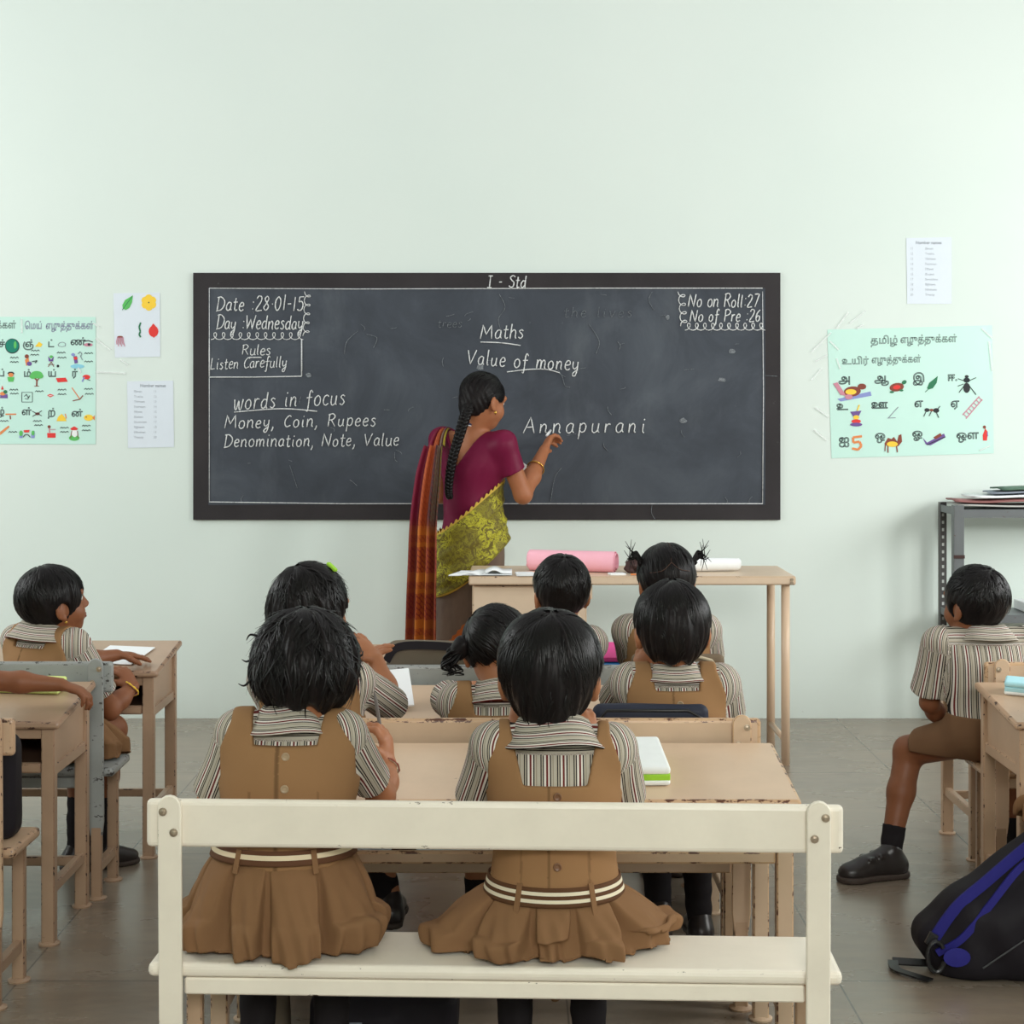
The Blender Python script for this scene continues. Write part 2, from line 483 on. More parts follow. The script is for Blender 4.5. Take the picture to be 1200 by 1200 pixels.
# green sari cloth with brown flower print
t = NT('green_sari')
a = t.noise(26, 5, 0.7, dist=2.2); w = t.n('ShaderNodeTexVoronoi'); w.inputs['Scale'].default_value = 30; w.feature = 'SMOOTH_F1'
tc = t.n('ShaderNodeTexCoord'); t.l(tc.outputs['Object'], w.inputs['Vector'])
big = t.noise(9, 2, 0.4, stretch=(1, 1, 1.4))
c1 = t.mix(t.ramp(big, [(0.46, BW(0)), (0.52, BW(1))]), lin(183, 178, 52), lin(138, 130, 44))
c2 = t.mix(t.ramp(a, [(0.47, BW(1)), (0.5, BW(0)), (0.56, BW(0)), (0.59, BW(0.9))]), c1, lin(104, 92, 40))
bd = t.attr('edge')
zz = t.ramp(bd, [(0.0, lin(150, 120, 40)), (0.5, lin(196, 170, 60)), (1.0, lin(196, 170, 60))])
c3 = t.mix(t.ramp(bd, [(0.02, BW(1)), (0.03, BW(0))]), c2, lin(206, 170, 70))
t.bump(t.noise(300, 2), 0.1, 0.0006)
M['sari_green'] = t.done(c3, 0.6, 0.25)
t = NT('brown_sari')
o1 = t.attr('edge')
wv = t.math('FRACT', t.math('MULTIPLY', o1, 14))
hem = t.mix(t.ramp(wv, [(0, BW(0)), (0.45, BW(1)), (0.5, BW(0))], 'CONSTANT'), lin(176, 92, 38), lin(128, 44, 40))
c1 = t.mix(t.ramp(t.noise(12, 4, stretch=(1, 1, 0.4)), [(0.4, BW(0)), (0.65, BW(1))]), lin(112, 92, 78), lin(92, 74, 64))
c2 = t.mix(t.ramp(o1, [(0.0, BW(0)), (0.001, BW(1))], 'CONSTANT'), c1, hem)
M['sari_brown'] = t.done(c2, 0.65, 0.25)
t = NT('sari_pallu')
u, v = t.attr('u'), t.attr('v')
zg = t.math('FRACT', t.math('MULTIPLY', v, 60)); zu = t.math('FRACT', t.math('MULTIPLY', u, 18))
fine = t.math('GREATER_THAN', t.math('ABSOLUTE', t.math('SUBTRACT', zg, zu)), 0.4)
orange = t.mix(fine, lin(178, 92, 40), lin(136, 52, 40))
bands = t.ramp(t.math('FRACT', t.math('MULTIPLY', v, 7.5)), [(0, BW(0)), (0.35, BW(1)), (0.55, BW(0.3)), (0.7, BW(0.9)), (0.8, BW(0))], 'CONSTANT')
lowc = t.mix(bands, orange, lin(200, 120, 44))
acr = t.ramp(u, [(0, lin(120, 26, 56)), (0.3, lin(180, 88, 48)), (0.62, lin(70, 44, 46)), (0.7, lin(126, 108, 96)), (0.82, lin(60, 40, 40)), (0.88, lin(170, 160, 54)), (0.95, lin(70, 48, 40))], 'CONSTANT')
upc = t.mix(t.math('MULTIPLY', fine, 0.35), acr, lin(130, 44, 40))
c = t.mix(t.ramp(v, [(0.42, BW(0)), (0.47, BW(1))]), upc, t.mix(t.ramp(u, [(0, BW(0.75)), (0.22, BW(0.1)), (0.66, BW(0.5)), (0.85, BW(0.65))], 'CONSTANT'), lowc, lin(110, 36, 42)))
M['pallu'] = t.done(c, 0.6, 0.3)
M['gold'] = plain('gold', lin(214, 170, 84), 0.25, 0.5, 0.9)
M['navy'] = plain('navy_cord', lin(44, 48, 78), 0.6)
M['eye_white'] = plain('eye_white', lin(226, 220, 212), 0.25)
M['lips'] = plain('lips', lin(132, 74, 62), 0.45, 0.3)
M['iris'] = plain('iris', lin(34, 22, 18), 0.2)
M['paper'] = plain('white_paper', lin(240, 243, 244), 0.8, 0.2, var=0.02)
M['paper_blue'] = plain('bluish_paper', lin(222, 231, 240), 0.55, 0.3, var=0.02)
M['poster_mint'] = plain('mint_poster', lin(200, 236, 225), 0.35, 0.4, var=0.025, scale=6)
M['ink_grey'] = plain('grey_ink', lin(132, 138, 150), 0.7, 0.1)
M['ink_dark'] = plain('dark_ink', lin(52, 58, 62), 0.7, 0.1)
M['ink_violet'] = plain('violet_ink', lin(116, 96, 150), 0.7, 0.1)
t = NT('clear_tape')
t.b.inputs['Alpha'].default_value = 0.45
M['tape'] = t.done(lin(245, 250, 248), 0.15, 0.6)
def flat(name, r, g, b, rough=0.6): M[name] = plain(name, lin(r, g, b), rough, 0.3, var=0.06)
for nm, c in dict(d_green=(96, 190, 100), d_yellow=(248, 208, 70), d_red=(226, 62, 58), d_teal=(22, 130, 108), d_brown=(136, 70, 56), d_orange=(228, 140, 84), d_violet=(112, 84, 150), d_blue=(140, 150, 206), d_black=(46, 48, 52), d_pink=(206, 140, 158), d_sky=(140, 206, 226), d_white=(238, 240, 240), d_dkgreen=(46, 120, 84),
                  roll_pink=(255, 186, 202), book_pink=(226, 78, 150), book_blue=(50, 140, 216), lime=(160, 214, 60), case_white=(240, 244, 242), pale_lime=(222, 238, 148), eraser_orange=(246, 170, 104), pale_blue=(176, 226, 236), dark_brown=(66, 44, 42), piping_beige=(188, 174, 148), news_red=(152, 104, 102), news_green=(84, 112, 96), news_grey=(186, 186, 182), news_blue=(140, 147, 160), pencil_grey=(110, 104, 100)).items():
    flat(nm, *c)
M['bag_black'] = cloth('black_bag_nylon', lin(36, 33, 38), 0.25, 0.6)
M['bag_blue'] = cloth('blue_bag_strap', lin(48, 46, 128), 0.1, 0.6)
M['bag_navy'] = cloth('navy_bag_nylon', lin(48, 51, 64), 0.15, 0.5)
M['bag_olive'] = cloth('olive_bag_canvas', lin(112, 102, 88), 0.15, 0.8)
M['bag_grey'] = cloth('brown_grey_bag', lin(120, 104, 86), 0.1, 0.7)
M['buckle'] = plain('black_plastic', lin(26, 26, 28), 0.35, 0.5)
M['zip'] = plain('silver_zip', lin(206, 200, 190), 0.3, 0.5, 0.8)
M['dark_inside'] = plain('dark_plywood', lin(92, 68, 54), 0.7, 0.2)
# ---------------------------------------------------------------- the room
WY = 7.09                                   # face of the front wall
tag(MB().box((0, WY + 0.061, 1.75), (9.4, 0.12, 3.5)).build('wall_front', M['wall']), 'pale mint front wall behind the blackboard', kind='structure')
tag(MB().box((0, 2.1, -0.05), (9.4, 10.0, 0.1)).build('floor', M['floor']), 'worn grey stone tile floor', kind='structure')

tag(MB().box((-4.5, 2.1, 1.75), (0.12, 10, 3.5)).build('wall_left', M['wall']), kind='structure')
tag(MB().box((4.5, 2.1, 1.75), (0.12, 10, 3.5)).build('wall_right', M['wall']), kind='structure')
tag(MB().box((0, -2.9, 1.75), (9.0, 0.12, 3.5)).build('wall_back', M['wall']), kind='structure')
tag(MB().box((0, 0.0, 3.56), (9.0, 6.0, 0.12)).build('ceiling', M['wall']), 'pale ceiling added out of view to shade the back half of the classroom', kind='structure')  # half slab added to keep sky light off the near floor

def wall_xy(px, py):                        # a spot on the front wall, measured on the picture at the wall's distance
    return ((px - 600) / 268.0, 1.35 - (py - 480) / 268.0)

# ---------------------------------------------------------------- furniture
def flange(parent, x, y):
    MB().lathe([(0.026, 0), (0.027, 0.004), (0.016, 0.009)], (x, y, 0), n=16).build('foot_flange', parent.data.materials[0], parent)

def bench(label, loc, rz, m, length=1.2, group='school benches', lower=None):
    t = thing('school_bench', label, 'bench', loc, R(rz), group)
    A, E = M[m], M[m + '_edge']
    lo = M[lower] if lower else A; loE = M[lower + '_edge'] if lower else E
    h = length / 2; ux = h - 0.045
    MB().box((0, 0.10, 0.3475), (length, 0.20, 0.025)).build('seat', [A, E], t, 0.010, 1, 3)
    bl = MB()
    bl.box((0, 0.0005, 0.6125), (length, 0.022, 0.085))
    bl.build('backrest', [A, E], t, 0.009, 1, 3)
    for sx in (-1, 1):
        # wide upper plate, rounded at the top, then a narrow leg below it
        w = 0.021
        pts = [(-w, 0.0), (w, 0.0)] + [(w * math.cos(a), 0.44 + w * math.sin(a)) for a in [PI * k / 8 for k in range(9)]]
        pts = [(-0.016, -0.03), (0.016, -0.03), (w, 0.012)] + pts[2:] + [(-w, 0.012)]
        Mx = Matrix.Translation((sx * ux, -0.002, 0.205)) @ Matrix.Rotation(PI / 2 + 0.025, 4, 'X')
        u = MB().prism(pts, 0.010, Mx).build('upright', [A, E], t, 0.002, 1, 1)
        for dx, z in ((0.011 * sx, 0.637), (-0.008 * sx, 0.600)):
            yb = -0.0235 if z > 0.62 else -0.0225
            Mb = Matrix.Translation((sx * ux + dx, yb, z)) @ Matrix.Rotation(PI / 2, 4, 'X')
            MB().lathe([(0.0075, 0), (0.0075, 0.0012), (0.0046, 0.0016), (0.0046, 0.0045), (0.0025, 0.0050)], M=Mb, n=12).build('bolt', M['bolt'], u)
        lg = MB().box((sx * ux, -0.004, 0.10), (0.030, 0.016, 0.20)).box((sx * (ux - 0.012), 0.010, 0.10), (0.005, 0.03, 0.20)).build('rear_leg', [lo, loE], t, 0.002, 1, 1)
        flange(lg, sx * ux, 0.0)
        lg = MB().box((sx * (ux + 0.0), 0.178, 0.1675), (0.030, 0.022, 0.335)).build('front_leg', [lo, loE], t, 0.003, 1, 1)
        flange(lg, sx * ux, 0.178)
        MB().box((sx * ux, 0.088, 0.085), (0.02, 0.16, 0.028)).build('side_rail', [lo, loE], t, 0.002, 1, 1)
    MB().box((0, 0.012, 0.319), (2 * ux - 0.042, 0.018, 0.030)).build('apron_rail', [A, E], t, 0.003, 1, 1)
    MB().box((0, 0.17, 0.319), (2 * ux - 0.042, 0.018, 0.030)).build('front_rail', [lo, loE], t, 0.003, 1, 1)
    return t

DD = 0.365                                  # desk depth
def desk(label, loc, rz, m, width=1.2, group='slant-topped school desks'):
    t = thing('school_desk', label, 'desk', loc, R(rz), group)
    A, E = M[m], M[m + '_edge']
    h = width / 2; lx = h - 0.032
    z0, z1, th = 0.565, 0.608, 0.020
    MB().hexa([(-h, 0, z0 - th), (h, 0, z0 - th), (h, DD, z1 - th), (-h, DD, z1 - th), (-h, 0, z0), (h, 0, z0), (h, DD, z1), (-h, DD, z1)]).build('desktop', [A, E], t, 0.008, 1, 3)
    zt = lambda y: z0 - th + (z1 - z0) * y / DD
    for sx in (-1, 1):
        x = sx * lx
        MB().hexa([(x - 0.007, 0.03, 0.452), (x + 0.007, 0.03, 0.452), (x + 0.007, 0.35, 0.452), (x - 0.007, 0.35, 0.452),
                   (x - 0.007, 0.03, zt(0.03)), (x + 0.007, 0.03, zt(0.03)), (x + 0.007, 0.35, zt(0.35)), (x - 0.007, 0.35, zt(0.35))]).build('side_panel', A, t)
        MB().box((x, 0.19, 0.437), (0.026, 0.32, 0.030)).build('panel_rail', [A, E], t, 0.003, 1, 1)
        MB().box((x, 0.19, 0.135), (0.022, 0.32, 0.028)).build('foot_rail', [A, E], t, 0.003, 1, 1)
        for y in (0.026, 0.338):
            lg = MB().hexa([(x - 0.017, y - 0.015, 0), (x + 0.017, y - 0.015, 0), (x + 0.017, y + 0.015, 0), (x - 0.017, y + 0.015, 0),
                            (x - 0.017, y - 0.015, zt(y - 0.015)), (x + 0.017, y - 0.015, zt(y - 0.015)), (x + 0.017, y + 0.015, zt(y + 0.015)), (x - 0.017, y + 0.015, zt(y + 0.015))]).build('leg', [A, E], t, 0.003, 1, 1)
            flange(lg, x, y)
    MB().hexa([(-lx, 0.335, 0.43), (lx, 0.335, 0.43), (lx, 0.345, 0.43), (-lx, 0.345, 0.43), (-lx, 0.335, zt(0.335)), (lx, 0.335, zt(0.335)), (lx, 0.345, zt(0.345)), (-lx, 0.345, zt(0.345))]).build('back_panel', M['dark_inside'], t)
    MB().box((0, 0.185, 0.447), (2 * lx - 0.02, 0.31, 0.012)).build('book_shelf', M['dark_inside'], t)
    MB().box((0, 0.022, 0.446), (2 * lx - 0.036, 0.018, 0.026)).build('shelf_lip', [A, E], t, 0.005, 1, 2)
    MB().hexa([(-lx + .017, 0.018, zt(0.018) - 0.028), (lx - .017, 0.018, zt(0.018) - 0.028), (lx - .017, 0.032, zt(0.032) - 0.028), (-lx + .017, 0.032, zt(0.032) - 0.028),
               (-lx + .017, 0.018, zt(0.018)), (lx - .017, 0.018, zt(0.018)), (lx - .017, 0.032, zt(0.032)), (-lx + .017, 0.032, zt(0.032))]).build('top_rail', [A, E], t, 0.002, 1, 1)
    MB().box((0, 0.352, 0.12), (2 * lx - 0.034, 0.02, 0.025)).build('cross_bar', [A, E], t, 0.003, 1, 1)
    return t
def on_desk(dx, y):                          # height of a desk top, y metres in from its near edge
    return 0.565 + 0.043 * y / DD

bench('cream painted bench nearest the camera with two seated children', (-0.035, 2.875, 0), -2.2, 'cream', 1.235, lower='tan2')
bench('beige bench in the middle row, behind the front desk with the green and white case', (-0.037, 3.655, 0), 0, 'tan', 1.195, lower='tan2')
bench('grey chipped bench in the middle column, third from the camera', (-0.03, 4.416, 0), 0, 'greypaint', 1.16, lower='brownish')
bench('grey chipped bench under the girl in profile on the left', (-1.70, 4.475, 0), 0, 'greypaint', 1.20, lower='brownish')
bench('beige bench cut off by the lower left edge of the view', (-1.715, 3.655, 0), 0, 'tan2', 1.19, lower='brownish')
bench('beige bench under the boy in shorts on the right', (1.90, 4.467, 0), 0, 'tan', 1.20, lower='brownish')
bench('beige bench almost wholly hidden at the right edge', (1.99, 3.655, 0), 0, 'tan2', 1.20, lower='brownish')

desk('tan slant-topped desk with a green and white pencil case, nearest the camera', (-0.02, 3.255, 0), 0, 'tan', 1.205)
desk('tan slant-topped desk in the middle row behind the navy bag', (-0.03, 4.015, 0), 0, 'tan', 1.20)
desk('tan slant-topped desk of the front middle row, below the teacher', (-0.03, 4.775, 0), 0, 'tan2', 1.20)
desk('brown tan desk with chipped edge in front of the girl in profile', (-1.662, 4.86, 0), 0, 'brownish', 1.20)
desk('brown tan desk at left with a bare forearm across its top', (-1.737, 4.07, 0), 0, 'brownish', 1.20)
desk('tan desk at the right edge with a pale blue case', (1.86, 4.06, 0), 0, 'tan2', 1.20)
desk('tan desk in front of the boy in shorts by the steel rack', (1.955, 4.83, 0), 0, 'tan2', 1.20)

# teacher's table
t = thing('teacher_table', 'long beige table with a closed pedestal, holding a pink paper roll', 'table', (0.455, 6.34, 0))
MB().box((0, 0, 0.703), (1.238, 0.42, 0.034)).build('tabletop', [M['table'], M['table_edge']], t, 0.006, 1, 2)
MB().box((-0.3885, 0.0, 0.36), (0.435, 0.36, 0.64)).build('pedestal', [M['table'], M['table_edge']], t, 0.006, 1, 2)
MB().box((-0.16, 0.0, 0.655), (0.02, 0.36, 0.05)).build('pedestal_bracket', M['table'], t)
for y in (-0.175, 0.175):
    MB().tube([(0.585, y, 0), (0.585, y, 0.69)], 0.0165, 14).build('leg', M['tan'], t, smooth=True)
MB().tube([(0.585, -0.17, 0.09), (0.585, 0.17, 0.09)], 0.011, 10).build('foot_rail', M['tan'], t, smooth=True)
for k in range(2):
    MB().lathe([(0.006, 0), (0.006, 0.004)], M=Matrix.Translation((0.603, -0.21, 0.695 + k*0.012)) @ Matrix.Rotation(PI/2, 4, 'X'), n=10).build('rivet', M['bolt'], t)

# slotted steel rack
rk = thing('steel_rack', 'dark slotted steel rack against the wall with newspapers on top', 'rack', (2.35, 6.90, 0))
def slotted_post(x, y, sx, sy):
    p = MB().box((x, y + sy*0.0175, 0.475), (0.003, 0.035, 0.95)).box((x - sx*0.0175, y, 0.475), (0.035, 0.003, 0.95)).build('post', M['steel_dark'], rk)
    hl = MB()
    for k in range(29):
        hl.box((x - sx*0.019, y - 0.0018, 0.03 + k*0.032), (0.009, 0.001, 0.013))
        if k % 2 == 0: hl.box((x - sx*0.0017 - sx*0.0005, y + sy*0.016, 0.03 + k*0.032), (0.001, 0.009, 0.013))
    hl.build('slot_row', M['hole'], p)
slotted_post(-0.502, 0.125, -1, -1); slotted_post(0.502, 0.125, 1, -1)
for sx in (-1, 1):
    MB().box((sx*0.482, -0.125, 0.475), (0.042, 0.003, 0.95)).box((sx*0.502, -0.105, 0.475), (0.003, 0.04, 0.95)).build('post', M['steel'], rk, 0.001)
    MB().box((sx*0.5, 0, 0.485), (0.003, 0.25, 0.03)).build('side_brace', M['steel'], rk)
    MB().box((sx*0.5, 0, 0.925), (0.003, 0.25, 0.03)).build('side_brace', M['steel'], rk)
    MB().box((sx*0.482, -0.128, 0.735), (0.046, 0.004, 0.014)).build('rust_band', M['dark_brown'], rk)
for z in (0.915, 0.475):
    MB().box((0, 0, z + 0.015), (1.0, 0.25, 0.004)).box((0, -0.126, z), (1.0, 0.003, 0.034)).build('shelf', M['steel'], rk)

# ---------------------------------------------------------------- the blackboard and its writing
x0, z1 = wall_xy(227, 320); x1, z0 = wall_xy(914, 609)
bd = thing('blackboard', 'long dark wall blackboard covered in white chalk handwriting', 'blackboard', ((x0 + x1)/2, WY - .0005, (z0 + z1)/2))
BX, BZ = (x0 + x1)/2, (z0 + z1)/2
W2, H2 = (x1 - x0)/2, (z1 - z0)/2
MB().box((0, -0.006, 0), (2*W2 - 0.1, 0.012, 2*H2 - 0.1)).build('slate_panel', M['slate'], bd)
b = MB()
bw = 0.066
for cx, cz, sx, sz in ((0, H2 - bw/2, 2*W2, bw), (0, -H2 + bw/2, 2*W2, bw), (-W2 + bw/2, 0, bw, 2*H2 - 2*bw), (W2 - bw/2, 0, bw, 2*H2 - 2*bw)):
    b.box((cx, -0.0065, cz), (sx, 0.013, sz))
b.build('painted_border', M['border'], bd)

GL = {
 'A': (6.5, '*0 0,3.4 10,6.2 0/*1.2 3.6,5.4 3.8'), 'C': (5, '5 8.6,3.4 9.6,1 7,.4 3.5,2 .4,5 1.6'), 'D': (6.5, '*1.2 9.6,.8 0/0 9.6,3 10,6 7.5,6.2 4,4 .8,.2 -.2'),
 'I': (4, '*2 10,2 0/*0 10,4 10/*0 0,4 0'), 'L': (5, '*.8 10,.5 0,4.4 .4'), 'M': (8.5, '*0 0,1 10,3.8 3,7 10,8 0'), 'N': (7, '*0 0,.6 10,5.4 0,6.4 10'),
 'P': (6, '*.8 10,.6 0/0 9,3 10,5.4 8,4 5.6,.8 4.8'), 'R': (6, '*.8 10,.5 0/0 9,3 10,5 8,3.6 5.6,.8 5/*2.4 5.2,5.6 0'), 'S': (5, '5 8.8,3 10,.8 8.4,2.2 6,4.4 4,4 .8,2 0,.2 1.4'),
 'V': (6.5, '*0 9.6,2.6 0,6.2 10'), 'W': (8.5, '*0 10,1.6 0,4 7,6 0,8.2 10'), 
 'a': (4.6, '4 5.4,2.2 6,.5 4,.6 1.2,2 .1,3.6 1.6,4 5.4/4 5.6,3.9 1.4,4.8 .3'), 'c': (4, '3.8 5,2.4 6,.7 4.4,.6 1.4,2.2 0,3.9 1'), 'd': (4.8, '4 5,2.2 5.8,.5 3.8,.7 1,2.2 .2,3.8 2/4.1 10,3.9 1.4,4.8 .2'),
 'e': (4.2, '.6 3,3.6 3.6,3.4 5.6,2 6,.6 4,.7 1.2,2.2 0,4 1'), 'f': (4, '4 8.6,3 10,2 8.4,1.9 2,1.6 -3,.4 -2.6/*.2 5.2,4 5.6'), 'h': (4.6, '.8 10,.5 0,.6 3.6,2.4 6,3.8 4.6,3.8 1.2,4.6 .2'),
 'i': (2.2, '.9 6,.9 1.2,1.8 .2/1 8.4,1.4 8.7,1 8.9'), 'l': (2.2, '.9 10,.8 1.2,1.8 .2'), 'm': (7, '.5 6,.5 0,.8 3.8,2.2 6,3.3 4.6,3.3 0,3.7 4,5.2 6,6.3 4.4,6.2 1,7 .2'), 'n': (4.8, '.5 6,.5 0,.8 3.8,2.6 6,3.9 4.4,3.8 1,4.7 .2'),
 'o': (4.6, '2.6 6,.7 4.6,.5 1.6,2 0,3.8 1.2,4 4.2,2.6 6'), 'p': (4.6, '.7 6,.6 0,.4 -4/.7 4.4,2.4 6,4 4.4,3.6 1.2,2 .3,.7 1.4'), 'r': (3.6, '.6 6,.6 0,.8 3.8,2.2 5.8,3.5 5.4'), 's': (3.8, '3.4 5.2,2 6,.8 4.8,2.4 3.2,3.3 1.6,2 0,.4 .9'),
 't': (3.4, '1.6 9,1.4 1.4,2.4 0,3.4 .8/*0 6,3.3 6.2'), 'u': (4.8, '.6 6,.5 1.6,1.8 0,3.6 1.6,4 6/4 6,3.9 1.2,4.8 .2'), 'v': (4.4, '*.3 6,2 0,4.2 6'), 'w': (6.4, '.3 6,1 .6,2 .2,3.2 5,3.8 .6,5 .3,6 6'), 'y': (4.6, '.5 6,.6 2.4,2 1,3.8 2.6/4 6,3.8 0,2.8 -3.6,1 -3.4,1.4 -1.6,4.4 .6'),
 'x': (4.4, '.4 6,4 0/4 6,.4 0'), 'q': (4.6, '4 5.4,2.2 6,.5 4,.8 .8,2.2 .2,3.8 2/4 6,3.9 -4'), 'g': (4.6, '4 5.4,2.2 6,.5 4,.8 1,2.2 .4,3.8 2/4 6,3.8 -3,2 -4,.6 -2.6'), 'b': (4.6, '.8 10,.6 .6/.7 3.6,2.6 6,4 4,3.4 .8,1.8 0,.6 1'), 'k': (4.4, '.8 10,.6 0/3.8 6,.8 2.8,4 0'),
 '0': (5, '2.6 10,.6 7.6,.4 3,2.2 0,4.2 2.6,4.4 7.4,2.6 10'), '1': (2.6, '*1.2 10,1.2 0'), '2': (5, '.4 8,1.6 9.8,3.8 9,3.6 6,.4 .3,4.8 .4'), '5': (5, '*4.4 9.8,1 9.6,.8 6/.8 6,3 6.4,4.4 4,3.6 .8,1.6 0,.2 1'), '6': (5, '3.8 9.8,1.4 7,.5 3,1.8 0,4 1.2,3.8 4.2,1.8 4.6,.6 2.6'), '7': (5, '*.2 9.6,4.6 9.8,1.6 0'), '8': (5, '4 8.4,2.4 10,.8 8.2,2.4 5.6,4.2 2.6,2.4 0,.5 2,2.4 5,4 8.4'),
 ':': (2.4, '1 5.8,1.3 6.1,1 6.2/1 1,1.3 1.3,1 1.4'), '.': (2, '.8 4.4,1.1 4.7,.8 4.8'), '-': (3.6, '*.4 4.4,3 4.6'), ',': (2.6, '1.2 1,1 -1,.2 -2.6'), ' ': (3.6, ''),
}
def catmull(p, n=5):
    if len(p) < 3: return p
    out = []
    q = [p[0]] + list(p) + [p[-1]]
    for i in range(1, len(q) - 2):
        for k in range(n):
            t = k / n; a, b, c, d = q[i-1], q[i], q[i+1], q[i+2]
            out.append(tuple(0.5 * (2*b[j] + (c[j]-a[j])*t + (2*a[j]-5*b[j]+4*c[j]-d[j])*t*t + (3*b[j]-a[j]-3*c[j]+d[j])*t**3) for j in (0, 1)))
    return out + [p[-1]]

def dense(p, n=4):
    out = []
    for a, b in zip(p, p[1:]): out += [(a[0] + (b[0]-a[0])*k/n, a[1] + (b[1]-a[1])*k/n) for k in range(n)]
    return out + [p[-1]]

def strokes(text, gap=1.0):
    """list of polylines in glyph units and the total width"""
    out, x = [], 0
    for ch in text:
        w, s = GL[ch]
        jy = rng.uniform(-0.35, 0.35); js = rng.uniform(0.94, 1.06)
        for st in (s.split('/') if s else []):
            hard = st.startswith('*'); st = st.lstrip('*')
            p = [tuple(float(a) for a in q.split()) for q in st.split(',')]
            p = [(x + a * js, b * js + jy) for a, b in p]
            out.append(dense(p) if hard else catmull(p))
        x += w + gap
    return out, x - gap

def ribbon(mb, p, r):
    """a thin flat chalk stroke standing just proud of the board; p = [(x,z)] local to the board"""
    P = [Vector((a, -0.0148, b)) for a, b in p]
    rs = [r * rng.uniform(0.75, 1.2) for _ in P]
    mb.tube(P, rs, 6)

def px_to_board(px, py):
    x, z = wall_xy(px, py); return x - BX, z - BZ

def chalk_text(text, px, py, wpx, hpx, gap=1.0, rise=0.0, slant=0.12, r=0.0026, m='chalk', cut=None):
    words, x = [], 0
    for wd in text.split(' '):
        st, w = strokes(wd, gap); words.append((st, x)); x += w + gap*2 + GL[' '][0]
    w = x - gap*2 - GL[' '][0]
    sx, sz = wpx / w, hpx / 10.0
    for st, x0_ in words:
        mb = MB()
        for p in st:
            ribbon(mb, [px_to_board(px + (a + x0_)*sx + b*sz*slant, py - b*sz - rise * (a + x0_) / w) for a, b in p], r)
        mb.build('chalk_word', M[m], bd, smooth=True)
def chalk_line(ptss, r=0.0024, m='chalk', name='chalk_line', smooth=True):
    mb = MB()
    for p in ptss:
        ribbon(mb, [px_to_board(*q) for q in (catmull(p) if smooth else p)], r)
    return mb.build(name, M[m], bd, smooth=True)

chalk_text('I - Std', 571, 337, 45, 14)
chalk_text('Date :28.01-15', 254, 364, 102, 17)
chalk_text('Day :Wednesday', 254, 386, 101, 16)
chalk_text('Rules', 284, 416, 33, 12, r=0.0022)
chalk_text('Listen Carefully', 247, 433, 89, 13, rise=3, r=0.0022)
chalk_text('words in focus', 274, 480, 130, 19, 1.5, rise=6)
chalk_text('Money, Coin, Rupees', 264, 502, 176, 15, 1.6, rise=3)
chalk_text('Denomination, Note, Value', 263, 524, 204, 15, 1.3, rise=2)
chalk_text('Maths', 563, 397, 50, 17)
chalk_text('Value of money', 547, 427, 130, 17, 1.4, rise=-8)
chalk_text('Annapurani', 613, 508, 142, 18, 3.0, rise=1, r=0.0027)
chalk_text('No on Roll:27', 806, 360, 82, 15)
chalk_text('No of Pre :26', 808, 377, 82, 14)
chalk_line([[(563, 401), (588, 402), (610, 405)], [(594, 436), (620, 433), (640, 433), (656, 437)], [(275, 483), (330, 479), (372, 482)], [(293, 419), (307, 419)]], name='chalk_underline')
chalk_line([[(246, 398), (246, 442)], [(246, 442), (300, 442), (354, 441)], [(354, 398), (354, 441)]], 0.0026, name='chalk_box', smooth=False)
chalk_line([[(246, 338), (420, 339), (700, 338), (893, 338)], [(246, 338), (246, 460), (246, 588)], [(246, 588), (400, 590), (700, 590), (893, 590)], [(893, 342), (894, 460), (893, 590)]], 0.0018, name='chalk_border', smooth=False)
def loops(x0, y0, x1, y1, n, a):
    p = []
    L = math.hypot(x1-x0, y1-y0); ux, uy = (x1-x0)/L, (y1-y0)/L
    for k in range(n*10 + 1):
        th = 2*PI*k/10; s = L*k/(n*10)
        dx, dy = s + a*0.9*math.sin(th), a*math.cos(th)
        p.append((x0 + ux*dx - uy*dy, y0 + uy*dx + ux*dy))
    return p
chalk_line([loops(248, 394, 356, 394, 11, 4.2)], 0.0020, name='chalk_garland', smooth=False)
chalk_line([loops(361, 342, 359, 394, 5, 3.6)], 0.0020, name='chalk_garland', smooth=False)
chalk_line([loops(798, 342, 801, 382, 4, 4)], 0.0022, name='chalk_garland', smooth=False)
chalk_line([loops(802, 383, 896, 383, 10, 4.2)], 0.0022, name='chalk_garland', smooth=False)
# faint leftovers of earlier lessons
fl = []
for k in range(46):
    cx, cy = rng.uniform(252, 885), rng.uniform(345, 583)
    if 545 < cx < 620 and cy > 430: continue
    a, L = rng.uniform(0, PI), rng.uniform(3, 12)
    fl.append([(cx, cy), (cx + L*0.5*math.cos(a) + rng.uniform(-3, 3), cy + L*0.5*math.sin(a)), (cx + L*math.cos(a), cy + L*math.sin(a))])
fl += [[(585, 345), (592, 360), (584, 375), (590, 395)], [(690, 380), (702, 400), (698, 415)], [(645, 588), (650, 560), (658, 548)], [(764, 590), (763, 600), (767, 608)], [(420, 388), (407, 400), (404, 415)], [(430, 392), (442, 396), (438, 408)],
       [(764, 342), (760, 352), (766, 364)], [(650, 430), (658, 440), (662, 452), (668, 454)], [(340, 545), (345, 560), (349, 572)], [(895, 440), (910, 441)], [(463, 530), (463, 538), (466, 541)]]
chalk_line(fl, 0.0012, 'chalk_faint', 'chalk_smudge')
chalk_text('the lives', 660, 372, 80, 12, 2, r=0.0011, m='chalk_faint')
chalk_text('trees', 513, 384, 28, 10, r=0.0011, m='chalk_faint')
sm = MB()
